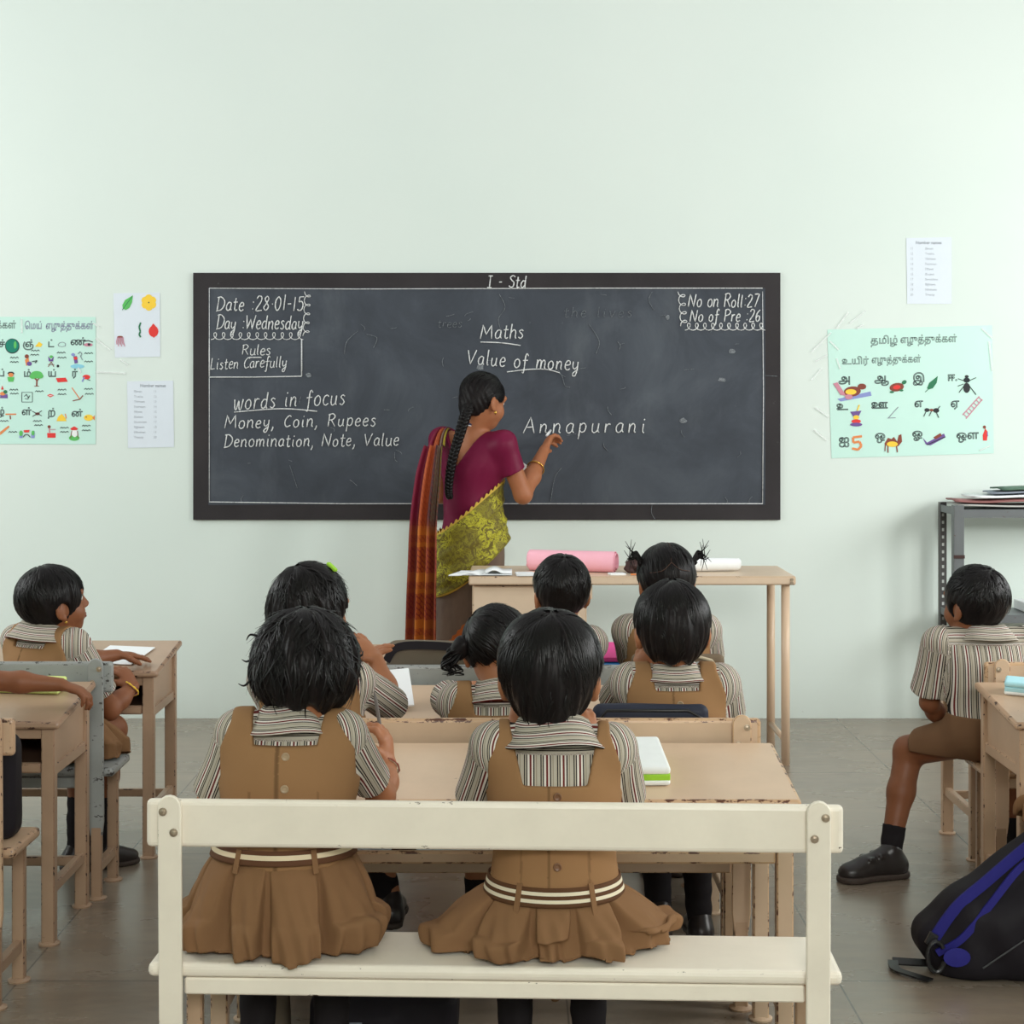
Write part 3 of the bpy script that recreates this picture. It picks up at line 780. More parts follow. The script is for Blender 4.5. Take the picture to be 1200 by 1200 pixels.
for px, py, a, b_ in ((563, 430, 4, 3.5), (782, 372, 2.5, 2.5), (846, 445, 5, 3), (857, 412, 4, 3), (800, 493, 4, 3), (362, 440, 3, 2.5)):
    pts = [(a*(1 + 0.3*rng.uniform(-1, 1))*math.cos(2*PI*k/9), b_*(1 + 0.3*rng.uniform(-1, 1))*math.sin(2*PI*k/9)) for k in range(9)]
    q = [px_to_board(px + u_, py + v_) for u_, v_ in pts]
    sm.add([(x, -0.0148, z) for x, z in q] + [(x, -0.012, z) for x, z in q], [tuple(range(9)), tuple(range(17, 8, -1))] + [(i, 9+i, 9+(i+1) % 9, (i+1) % 9) for i in range(9)])
sm.build('chalk_smear', M['chalk_faint'], bd)
# ---------------------------------------------------------------- people
def hand(pr, w, d, n, side, sz=1.0, curl=0.5, spread=0.10):
    """palm, four unequal fingers with three bones each and a thumb leaving the palm's side; w wrist, d along the hand, n out of the palm"""
    d = nrm(d); n = np.asarray(n, float); n = nrm(n - d * (n @ d)); s = np.cross(d, n) * side
    B = np.array([s, d, n])
    k = 0.006 * sz
    pr.append(Ell(w + d*0.034*sz, (0.025*sz, 0.036*sz, 0.0125*sz), B, 0.012*sz))
    L = ((0.024, 0.016, 0.013), (0.027, 0.018, 0.014), (0.025, 0.017, 0.014), (0.019, 0.013, 0.012))
    for i in range(4):
        p = w + d*(0.058 - 0.004*abs(i-1.2))*sz + s*(0.0195 - 0.013*i)*sz
        dirv = nrm(d + s*(1.5 - i)*spread)
        a = 0.0; r = 0.0068 - 0.0007*(i == 3)
        for j, l in enumerate(L[i]):
            a += curl * (0.55, 0.95, 0.7)[j]
            q = p + (dirv*math.cos(a) + n*math.sin(a)) * l * sz
            pr.append(Cap(p, q, r*sz*(1 - 0.08*j), r*sz*(0.95 - 0.1*j), k if j else 0.008*sz)); p = q
    p = w + d*0.016*sz + s*0.018*sz
    for l, dv, r in ((0.026, d*0.62 + s*0.62 + n*0.30, 0.0088), (0.020, d*0.85 + s*0.25 + n*(0.25 + 0.3*curl), 0.0076), (0.014, d*0.8 - s*0.05 + n*(0.3 + 0.5*curl), 0.0066)):
        q = p + nrm(dv) * l * sz
        pr.append(Cap(p, q, r*sz, r*sz*0.92, 0.008*sz)); p = q

def head_prims(H, B, s=1.0, ear=0.0):
    """skull, jaw, face; B rows right, forward, up; skull half-width about 0.072*s"""
    r, f, u = B
    at = lambda x, y, z: H + (r*x + f*y + u*z) * s
    e = lambda x, y, z, a, b, c, k=0.015: Ell(at(x, y, z), np.array([a, b, c])*s, B, k*s)
    P = [e(0, -0.008, 0.012, .071, .086, .080), e(0, .022, -.040, .056, .062, .060, .03), e(0, .048, -.082, .026, .024, .020, .025),
         e(.032, .052, -.042, .024, .022, .024, .02), e(-.032, .052, -.042, .024, .022, .024, .02),
         e(0, .070, .018, .052, .014, .014, .02)]
    P.append(Cap(at(0, .080, .002), at(0, .094, -.026), .007*s, .010*s, .010*s))
    P += [e(.009, .088, -.030, .007, .008, .006, .006), e(-.009, .088, -.030, .007, .008, .006, .006)]
    P += [e(0, .080, -.053, .020, .010, .0050, .006), e(0, .079, -.062, .017, .010, .0055, .006)]
    for x in (1, -1):
        P.append(Ell(at(x*(.073 + ear), -.006, -.022), np.array([.008 + ear*.6, .018, .027])*s, np.array([nrm(r*.9 + f*.35*x*-1*-1), nrm(f*.9 - r*.35*x), u]), .006*s))
        P.append(Ell(at(x*(.072 + ear), .002, -.045), np.array([.006 + ear*.6, .009, .009])*s, B, .005*s))
    def sock(x, y, z):                                    # shallow eye sockets
        d = None
        for q in (1, -1):
            c = at(q*.030, .092, .000)
            g = np.sqrt((x-c[0])**2 + (y-c[1])**2 + (z-c[2])**2) - .017*s
            d = g if d is None else np.minimum(d, g)
        return -d
    return P, sock, at

def eyes(parent, at, s, B, off):
    for q in (1, -1):
        mb = MB(); c = at(q*.029, .0655, .000) - off
        Mx = Matrix(np.column_stack([B[0], B[2], B[1]]).tolist()).to_4x4()
        prof = [(0.0125*math.sin(a), -0.0125*math.cos(a)) for a in [PI*k/12 for k in range(1, 13)]]
        mb.lathe([(r_*s, z_*s) for r_, z_ in prof], tuple(c), Mx, 14)
        for i in range(len(mb.f)):
            zc = sum(((Vector(mb.v[j]) - Vector(c)).dot(Vector(B[1]))) for j in mb.f[i]) / len(mb.f[i])
            if zc > 0.0100*s: mb.m[i] = 1
        mb.build('eye', [M['eye_white'], M['iris']], parent, smooth=True)
        MB().tube([tuple(at(q*x, y, z) - off) for x, y, z in ((.012, .084, .023), (.026, .083, .027), (.042, .071, .023), (.050, .062, .016))], [.0028*s, .0032*s, .0026*s, .001*s], 6).build('eyebrow', M['hair'], parent, smooth=True)

def lips(parent, at, s, off):
    mb = MB()
    for z, y, r in ((-.0535, .0862, .0042), (-.0612, .0855, .0050)):
        mb.tube([tuple(at(x, y - 9*x*x, z + 3*x*x*(1 if z < -.055 else -1)) - off) for x in (-.019, -.011, -.004, 0, .004, .011, .019)], [.0012*s, r*.8*s, r*s, r*.9*s, r*s, r*.8*s, .0012*s], 8)
    mb.build('lips', M['lips'], parent, smooth=True)

def hair_strands(n, H, B, rad, keep, rs, crown=(0, -0.35, 0.94), lift=0.008, length=(0.6, 1.5), thick=0.0017, wav=0.25, start=0.9, nseg=9):
    """n tapered locks lying on the hair ellipsoid, combed out from the crown"""
    c = nrm(crown); e1 = nrm(np.cross(c, (0, 1, 0.1))); e2 = np.cross(c, e1)
    V_, F_ = [], []
    rad = np.asarray(rad, float)
    for _ in range(n):
        ph = rs.uniform(0, 2*PI); t0 = rs.uniform(0.10, start); t1 = t0 + rs.uniform(*length)
        cur = rs.uniform(-wav, wav); l = rs.uniform(-0.3, 1.0) * lift; pts = []
        for k in range(nseg):
            q = k/(nseg-1); t = t0 + (t1 - t0)*q; p_ = ph + cur*q*q + 0.05*math.sin(7*q + ph*3)
            dv = math.cos(t)*c + math.sin(t)*(math.cos(p_)*e1 + math.sin(p_)*e2)
            g = dv / np.linalg.norm(dv / rad)
            g = g * (1 + (0.0015 + l*q**3 + 0.002*math.sin(5*q+ph*5))/np.linalg.norm(g))
            if not keep(g): break
            pts.append(H + B.T @ g)
        if len(pts) < 4: continue
        m = len(pts); b = len(V_)
        for k, p in enumerate(pts):
            tn = nrm(pts[min(k+1, m-1)] - pts[max(k-1, 0)]); o = nrm(p - H); o = nrm(o - tn*(o@tn)); sd = np.cross(tn, o)
            w = thick * (1.25 - 1.15*(k/(m-1))**2) * (0.55 if k == 0 else 1)
            V_ += [p + sd*w*1.6, p + o*w*0.8, p - sd*w*1.6]
        for k in range(m-1):
            a = b + 3*k
            F_ += [(a, a+1, a+4, a+3), (a+1, a+2, a+5, a+4)]
    return V_, F_

def join_v(parts):
    vs, fs, ms, b = [], [], [], 0
    for v, f, m in parts:
        v = np.asarray(v, float).reshape(-1, 3); f = np.asarray(f, int)
        if len(f) == 0: continue
        vs.append(v); fs.append(f + b); ms += [m]*len(f); b += len(v)
    return np.concatenate(vs), np.concatenate(fs), ms

def locks(paths, r0, r1=0.0006, n=5):
    """separate free locks: tapered tubes"""
    mb = MB()
    for p in paths:
        c = catmull3(p, 5)
        k = len(c) - 1
        mb.tube(c, [r0 + (r1 - r0)*(i/k)**1.5 for i in range(k+1)], n, cap=True)
    v = np.array(mb.v); f = []
    for q in mb.f:
        if len(q) == 4: f.append(q)
        else:
            for i in range(1, len(q)-1, 2):
                f.append((q[0], q[i], q[i+1], q[min(i+2, len(q)-1)] if i+2 < len(q) else q[i+1]))
    f = [q if len(set(q)) == 4 else (q[0], q[1], q[2], q[2]) for q in f]
    f = [q for q in f if len(set(q)) == 4]
    return v, np.array(f)

def catmull3(p, n=5):
    p = [np.asarray(a, float) for a in p]
    if len(p) < 3: return p
    q = [p[0]] + p + [p[-1]]; out = []
    for i in range(1, len(q)-2):
        for k in range(n):
            t = k/n; a, b, c, d = q[i-1], q[i], q[i+1], q[i+2]
            out.append(0.5*(2*b + (c-a)*t + (2*a-5*b+4*c-d)*t*t + (3*b-a-3*c+d)*t**3))
    return out + [p[-1]]

def shoe(parent, ank, d, sz=1.0, off=V(0, 0, 0), flat=True, strap=False):
    """black school shoe with a sole of its own; ank: ankle joint, d: toe direction"""
    d = nrm(d); up = V(0, 0, 1) if flat else nrm(np.cross(np.cross(d, (0, 0, 1)), d)); B = basis(d, up)
    base = ank - B[2]*0.062*sz
    at = lambda y, z, x=0: base + (B[1]*y + B[2]*z + B[0]*x)*sz
    pr = [Cap(at(-.022, .030), at(.085, .024), .029*sz, .026*sz, .02), Ell(at(.105, .024), V(.032, .040, .025)*sz, B, .02), Cap(at(-.010, .035), at(-.004, .066), .030*sz, .029*sz, .025),
          Cap(at(.03, .05), at(.07, .038), .024*sz, .024*sz, .02)]
    if strap:
        for y, z in ((.032, .062), (.062, .055)):
            pr.append(Rbox(at(y, z), V(.027, .011, .006)*sz, .003*sz, B, .004))
    c0 = at(0, .010)
    cut = lambda x, y, z: -((x-c0[0])*B[2][0] + (y-c0[1])*B[2][1] + (z-c0[2])*B[2][2])
    v, f = surface(pr, .004, [cut]); sh = np_mesh('shoe', v, f, M['shoe'], parent, off=off)
    pr = [Cap(at(-.024, .008), at(.085, .008), .032*sz, .032*sz, .01), Ell(at(.106, .008), V(.037, .043, .03)*sz, B, .02)]
    c1 = at(0, .016)
    cuts = [lambda x, y, z: ((x-c1[0])*B[2][0] + (y-c1[1])*B[2][1] + (z-c1[2])*B[2][2]),
            lambda x, y, z: -((x-base[0])*B[2][0] + (y-base[1])*B[2][1] + (z-base[2])*B[2][2])]
    v, f = surface(pr, .004, cuts); np_mesh('sole', v, f, M['sole'], sh, off=off)
    return sh

def ring_sheet(c, B, prof, n=56, gap=None, mod=None):
    """sheet around axis B[2] at c; prof rows (rx, ry, z); gap = half angle left open at the front"""
    g = gap or 0.0
    v = []
    for j, (rx, ry, z) in enumerate(prof):
        for i in range(n):
            a = PI/2 + g + (2*PI - 2*g) * (i/(n-1) if gap is not None else i/n)
            dz, dr = mod(a, j/(len(prof)-1)) if mod else (0, 0)
            v.append(c + B[0]*(rx+dr)*math.cos(a) + B[1]*(ry+dr)*math.sin(a) + B[2]*(z+dz))
    return np.array(v), grid_faces(n, len(prof), gap is None)

def skirt_sheet(c, zw, wr, zs, ext, n=9, seed=0, depth=0.034, front_drop=-0.03, nu=520, nv=44, seat_front=9.0):
    """box-pleated skirt: flat panels parted by wedge-shaped gaps, from the waist ellipse wr at zw spreading on the seat at zs; ext = (left, right, back, front)"""
    rs = np.random.RandomState(seed)
    ph = np.sort(2*PI*(np.arange(n) + rs.uniform(-.15, .15, n))/n + rs.uniform(0, .6)) % (2*PI); ph = np.sort(ph)
    m = rs.uniform(.7, 1.35, n); pz = rs.uniform(-1, 1, n); pr_ = rs.uniform(-1, 1, n); bl = rs.uniform(-1, 1, 8)
    a = 2*PI*np.arange(nu)/nu; ca, sa = np.cos(a), np.sin(a)
    ex = np.where(ca > 0, ext[1], ext[0]); ey = np.where(sa > 0, ext[3], ext[2])
    ri = 1/np.sqrt((ca/wr[0])**2 + (sa/wr[1])**2); ro0 = 1/np.sqrt((ca/ex)**2 + (sa/ey)**2)
    pan = (np.searchsorted(ph, a) - 1) % n
    pc = (a - ph[pan]) % (2*PI); pw = (ph[(pan + 1) % n] - ph[pan]) % (2*PI); pq = pc/pw          # 0..1 across each panel
    V_ = []
    for k in range(nv):
        t = k/(nv-1)
        wob = 1 + 0.05*t*sum(bl[q]*np.sin((q+2)*a + q*1.7) for q in range(5))
        e = (t if t < .8 else .8 + (t - .8)*.45)**.9
        r = ri + (ro0*wob - ri)*min(1.04, e*1.13)
        g = np.zeros(nu)
        for p, q in zip(ph, m):
            da = np.abs((a - p + PI) % (2*PI) - PI); w = (0.008 + 0.125*t**1.2)*q
            g = np.maximum(g, 1/(1 + np.exp((da - w)/0.012)))
        r -= depth*min(1, t*3.2)*g
        r += (1 - g)*t*(0.010*np.sin(pq*PI) + 0.012*(pq - .5)*np.sign(pr_[pan]))
        r += t*0.0035*np.sin(17*a + 6*t + seed) + t*t*0.005*np.sin(31*a - 9*t + seed*2)
        b = max(0, (t - .68)/.32)
        r += (1 - g)*(0.020*pr_[pan]*np.sin(b*PI*.8) - 0.016*b*b*(1 + pz[pan]))
        r = np.maximum(r, ri + 0.003 + 0.008*t)
        drop = t**1.3 if t < .82 else .82**1.3 + (t - .82)*1.26
        zb = np.where(sa < .35, zs, zs + (sa - .35)/.65*front_drop)
        z = zw + (zb - zw)*min(1.0, drop)
        z = z + (1 - g)*0.018*np.sin(b*PI)*(.6 + .8*np.maximum(pz[pan], 0)) + 0.006*t*t*np.sin(13*a + 5*t + seed)
        x, y = c[0] + r*ca, c[1] + r*sa
        z = np.where(y < seat_front, np.maximum(z, zs + 0.003 + (0.004*(1 + np.sin(9*a + seed)) if t > .9 else 0)), z)
        V_.append(np.stack([x, y, z], 1))
    return np.concatenate(V_), grid_faces(nu, nv, True)

def child(sp):
    rs = random.Random(sp.get('seed', 1))
    res = sp.get('res', 0.0042)
    px, py = sp['pelvis']; zs = sp.get('seat', 0.36)
    zsh = sp['zsh']                                       # shoulder height
    yaw = R(sp.get('yaw', 0)); lean = sp.get('lean', (0, 0.01))
    g = sp.get('girth', 1.0); hs = sp.get('hs', 1.0)
    off = V(px, py, 0)
    t = thing('person', sp['label'], 'child', tuple(off), group=sp.get('group'))
    rt, fw = V(math.cos(yaw), -math.sin(yaw), 0), V(math.sin(yaw), math.cos(yaw), 0)
    BT = np.array([rt, fw, V(0, 0, 1)])
    Pv = V(px, py, zs + 0.075)
    Ct = V(px + lean[0], py + lean[1], zsh - 0.065)
    HB = yawpitch(R(sp.get('hyaw', 0)), R(sp.get('hpitch', -8)), R(sp.get('hroll', 0)))
    H = V(*sp['head'])
    sw = sp.get('sw', 0.108)
    SL, SR = Ct - rt*sw + V(0, 0, 0.052), Ct + rt*sw + V(0, 0, 0.052)
    if 'SL' in sp: SL = V(*sp['SL'])
    if 'SR' in sp: SR = V(*sp['SR'])
    # --- torso
    torso = []
    zw = sp.get('zw', (Pv[2] + Ct[2])/2)
    for q in np.linspace(0, 1, 6):
        c = Pv*(1-q) + Ct*q
        w = (0.100*(1-q) + 0.108*q) - 0.016*math.exp(-((c[2]-zw)/0.06)**2)
        torso.append(Ell(c, V(w*g, (0.076 - 0.004*q)*g, 0.070), BT, 0.03))
    torso.append(Cap(SL + rt*0.012, SR - rt*0.012, 0.036, 0.036, 0.035))
    nb = Ct + V(0, 0, 0.05) - fw*0.004; nh = H - HB[2]*0.05*hs - HB[1]*0.018*hs
    neck = [Cap(nb, nh, 0.037*hs, 0.034*hs, 0.025)]
    # --- arms
    arms, sleeves = [], []
    for side, key in ((-1, 'L'), (1, 'R')):
        S_ = SL if side < 0 else SR
        E_, W_ = V(*sp['e' + key]), V(*sp['w' + key])
        arms += [Cap(S_, E_, 0.034, 0.027, 0.02), Cap(E_, E_*0.55 + W_*0.45, 0.0275, 0.0255, 0.012), Cap(E_*0.55 + W_*0.45, W_, 0.0255, 0.0175, 0.02)]
        hd = V(*sp['h' + key]) if 'h' + key in sp else W_ - E_
        hn = V(*sp.get('n' + key, (0, 0, -1)))
        hand(arms, W_, hd, hn, side, sp.get('hand', 0.98), sp.get('c' + key, 0.22))
        dv = E_ - S_; ln = np.linalg.norm(dv); dv = dv/ln
        sl_end = S_ + dv*ln*sp.get('sleeve', 0.86)
        sleeves.append((S_ + dv*0.0, sl_end, side))
    # --- legs
    legs, socks = [], []
    for side, key in ((-1, 'L'), (1, 'R')):
        hip = Pv + rt*side*0.052 + V(0, 0, -0.008)
        K_ = V(*sp['k' + key]) if 'k' + key in sp else hip + fw*0.19 + rt*side*0.02 + V(0, 0, -0.022)
        A_ = V(*sp['a' + key]) if 'a' + key in sp else K_ + fw*(-0.03) + V(0, 0, -0.345)
        td = V(*sp['t' + key]) if 't' + key in sp else fw
        legs += [Cap(hip, K_, 0.056, 0.043, 0.02), Cap(K_, K_*0.6 + A_*0.4, 0.041, 0.038, 0.02), Cap(K_*0.6 + A_*0.4, A_, 0.038, 0.025, 0.02),
                 Cap(A_ - nrm(td)*0.015 - V(0, 0, .03), A_ + nrm(td)*0.08 - V(0, 0, .042), 0.022, 0.019, 0.02)]
        socks.append((K_, A_, td))
    hp, sock_cut, at = head_prims(H, HB, hs, sp.get('ear_out', 0.0))
    v, f = surface(torso + neck + hp + legs + arms, res, [])
    body = np_mesh('body', v, f, M[sp.get('skin', 'skin')], t, off=off)
    if sp.get('eyes', True): eyes(t, at, hs, HB, off); lips(t, at, hs, off)
    # --- hair
    hair(sp, t, H, HB, hs, off, rs, at)
    # --- shirt
    axis = []
    sh = [p.grow(0.008) for p in torso]
    for S_, E_, side in sleeves:
        q = 0.55
        sh.append(Cap(S_, E_, 0.043, sp.get('cuff', 0.046), 0.025, cut=True))
        axis.append((S_, E_))
    nc = nb + V(0, 0, 0.030)
    nk = lambda x, y, z: 0.047*hs - np.sqrt((x-nb[0])**2 + (y-nb[1])**2 + np.maximum(nc[2]-0.012 - z, 0)**2*2.0)
    zlow = sp.get('shirt_low', Pv[2] - 0.03 if sp.get('clothes') == 'shirt' else sp.get('zwaist', Pv[2] + 0.06) - 0.004)
    v, f = surface(sh, res, [nk, lambda x, y, z: zlow - z + 0*x], wrinkle(0.0032, 34, 26, 40, rs.uniform(0, 9)))
    # stripes run down the body and along each sleeve; the yoke is cut crosswise
    st = (v - Ct) @ rt
    yoke = (v[:, 2] > zsh - 0.012) & (np.abs(st) < sw*0.9)
    side_ = (np.abs(st) > sw*0.88) & ~yoke
    st = np.where(yoke, v[:, 2]*1.2, np.where(side_, st + 0.8*np.sign(st)*((v - Ct) @ fw), st))
    for S_, E_ in axis:
        ax_ = E_ - S_; L = np.linalg.norm(ax_); ax_ = ax_/L
        rel = v - S_; h = rel @ ax_
        per = rel - h[:, None]*ax_
        d_ = np.linalg.norm(per, axis=1)
        u1 = nrm(np.cross(ax_, fw)); u2 = np.cross(ax_, u1)
        ang = np.arctan2(per @ u2, per @ u1)
        on = (d_ < 0.064) & (h > 0.010) & (d_ > 0.034)
        st = np.where(on, ang*0.046, st)
    np_mesh('shirt', v, f, M['stripe'], t, attrs={'stripe': st}, off=off)
    # collar: stands round the neck and folds down
    cu = nrm(V(0, 0, 1) + fw*sp.get('collar_tilt', 0.25)); CB = np.array([rt, np.cross(cu, rt), cu])
    cr = sp.get('collar', 1.0); ch = sp.get('collar_h', 0.030)
    r0 = 0.045*hs
    prof = [(r0, r0*1.0, -0.012), (r0*0.99, r0, ch*0.6), (r0*1.02, r0*1.03, ch), (r0*1.10*cr, r0*1.12*cr, ch*0.9), (r0*1.32*cr, r0*1.34*cr, ch*0.35), (r0*1.62*cr, r0*1.58*cr, -0.013), (r0*1.80*cr, r0*1.74*cr, -0.024)]
    cv, cf = ring_sheet(nb + V(0, 0, sp.get('collar_z', 0.026)), CB, prof, 60, 0.22, lambda a, q: (0.003*math.sin(3*a + sp.get('seed', 1)), 0.002*math.sin(5*a)))
    co = np_mesh('collar', cv, cf, M['stripe'], t, attrs={'stripe': np.repeat(np.cumsum([0] + [math.hypot(prof[i+1][0]-prof[i][0], prof[i+1][2]-prof[i][2]) for i in range(len(prof)-1)]), 60)*1.25 + 0.004}, off=off)
    solidify(co, 0.003, 1)
    # --- lower clothes
    if sp.get('clothes', 'pinafore') == 'pinafore':
        pr = [p.grow(0.016) for p in torso]
        nw = sp.get('neck_w', 0.052); nd = sp.get('neck_d', 0.030); ah = sp.get('arm_w', 0.116)
        cx = Ct[0]
        def neckcut(x, y, z):                              # square neckline behind and in front
            a = ((x-Ct[0])*rt[0] + (y-Ct[1])*rt[1])
            q = np.maximum(np.abs(a) - nw - sp.get('neck_sl', 0.16)*np.maximum(z - (zsh - nd), 0), (zsh - nd) - z)
            return -(q + 0*x)
        def armcut(x, y, z):
            a = np.abs((x-Ct[0])*rt[0] + (y-Ct[1])*rt[1])
            lim = ah - 0.020*np.clip((z - zsh + 0.03)/0.05, 0, 1) + 0.030*np.clip((zsh - 0.085 - z)/0.05, 0, 1)
            return a - lim + 0*z
        zwl = sp.get('zwaist', Pv[2] + 0.06)
        v, f = surface(pr, res, [neckcut, armcut, lambda x, y, z: (zwl - 0.012) - z + 0*x], wrinkle(0.0022, 22, 30, 30, rs.uniform(0, 9)))
        a = (v - Ct) @ rt; back = ((v - Ct) @ fw) < 0
        seam = (back & (np.abs(a + 0.012) < 0.0022)).astype(float)*0.8 + (back & (np.abs(np.abs(a) - 0.062) < 0.002) & (v[:, 2] < zsh - 0.10)).astype(float)*0.5
        pf = np_mesh('pinafore_bodice', v, f, M['pinafore'], t, attrs={'seam': seam}, off=off)
        for zb in sp.get('buttons', ()):                   # buttons down the back
            tgt = Ct + rt*0.004; m = back & (np.abs((v - tgt) @ rt) < 0.012) & (np.abs(v[:, 2] - zb) < 0.012)
            if not m.any(): continue
            p = v[m].mean(0) - fw*0.001
            Mb = Matrix.Translation(Vector(p - off)) @ Vector(-fw).to_track_quat('Z', 'Y').to_matrix().to_4x4()
            MB().lathe([(0.0072, -0.002), (0.0078, 0.001), (0.0070, 0.0026), (0.0055, 0.0026), (0.0046, 0.0014), (0.002, 0.0014)], M=Mb, n=16).build('button', M[sp.get('button_m', 'button')], pf, smooth=True)
        wr = sp.get('waist', (0.112, 0.098))
        if sp.get('skirt', True):
            sc_ = sp.get('skirt_c', (px, py + 0.012))
            v, f = skirt_sheet((sc_[0], sc_[1]), zwl, wr, zs + 0.003, sp.get('ext', (0.18, 0.18, 0.12, 0.19)), sp.get('pleats', 9), sp.get('seed', 1), front_drop=sp.get('front_drop', -0.03), seat_front=py + sp.get('seat_ahead', 0.105))
            solidify(np_mesh('pleated_skirt', v, f, M['skirt'], t, off=off), 0.0035, 1)
            bh = sp.get('belt_h', 0.030)
            BB = np.array([V(1, 0, 0), V(0, 1, 0), V(0, 0, 1)])
            prof = [(wr[0] + 0.003 + 0.010*(1-q), wr[1] + 0.003 + 0.008*(1-q), (q - 0.35)*bh) for q in np.linspace(0, 1, 9)]
            v, f = ring_sheet(V(sc_[0], sc_[1], zwl + 0.004), BB, prof, 72, None, lambda a, q: (-0.007*(1 + math.sin(a))*-1*0 + sp.get('belt_sag', 0.0)*(-math.sin(a)), 0))
            b = np_mesh('belt', v, f, M[sp.get('belt', 'belt')], t, attrs={'band': np.repeat(np.linspace(0, 1, 9), 72)}, off=off)
            solidify(b, 0.003, 1)
            for x in (-0.55, 0.55):
                a = -PI/2 + x
                p = V(sc_[0] + (wr[0] + 0.0125)*math.cos(a), sc_[1] + (wr[1] + 0.0115)*math.sin(a), zwl + 0.004) - off
                MB().box(tuple(p), (0.011, 0.004, bh*1.65), Matrix.Rotation(a + PI/2, 3, 'Z') @ Matrix.Rotation(-0.28, 3, 'X')).build('belt_loop', M['skirt'], t, 0.001)
        else:
            pr = [p.grow(0.02) for p in torso[:3]] + [l.grow(0.018) for l in legs if np.abs(l.ra - 0.056) < 1e-6]
            v, f = surface(pr, res, [lambda x, y, z: z - zwl + 0*x]); np_mesh('skirt', v, f, M['skirt'], t, off=off)
    else:
        pr = [p.grow(0.012) for p in torso[:2]]
        for l in legs:
            if abs(l.ra - 0.056) < 1e-6:
                q = l.a + (l.b - l.a)*sp.get('short_len', 0.78); pr.append(Cap(l.a, q, 0.070, 0.062, 0.03, cut=True))
        v, f = surface(pr, res, [lambda x, y, z: z - (Pv[2] + 0.055) + 0*x, lambda x, y, z: zs + 0.0015 - z + 0*x], wrinkle(0.003, 30, 40, 30, 2)); np_mesh('shorts', v, f, M['shorts'], t, off=off)
    for K_, A_, td in socks:
        if sp.get('feet', True):
            top = A_ + (K_ - A_)*sp.get('sock_top', 0.45)
            v, f = surface([Cap(A_ - V(0, 0, .02), top, 0.029, 0.0365 if sp.get('sock_top', .45) > .3 else 0.034, 0.01, cut=True)], 0.004, (), wrinkle(0.0018, 20, 20, 160, 1)); np_mesh('sock', v, f, M['sock'], t, off=off)
            shoe(t, A_, td, sp.get('shoe', 0.92), off, strap=sp.get('strap', False))
    for key, mname, rr in sp.get('bracelets', ()):
        w = V(*sp['w' + key]); d = nrm(w - V(*sp['e' + key])); c0 = w - d*0.012
        Q = Vector(d).to_track_quat('Z', 'Y').to_matrix().to_4x4()
        MB().tube([tuple(Vector(c0 - off) + (Q @ Vector((rr*math.cos(q), rr*math.sin(q), 0.003*math.sin(2*q))))) for q in np.linspace(0, 2*PI, 29)], [0.0022 + 0.0009*math.sin(k*2.2) for k in range(29)], 7, cap=False).build('bracelet', M[mname], t, smooth=True)
    if 'clip' in sp:
        p = H + HB.T @ np.array(sp['clip'], float) - off
        MB().box(tuple(p), (.034, .012, .008), Matrix(HB.T.tolist()) @ Matrix.Rotation(.5, 3, 'Y')).build('hair_clip', M['lime'], t, .003)
    if 'earring' in sp:
        p = at(sp['earring']*.083*hs/hs, .002, -.054) - off
        MB().lathe([(.001, .004), (.0042, .001), (.0042, -.002), (.001, -.005)], tuple(p), n=10).build('earring', M['gold'], t, smooth=True)
    return t, off, v

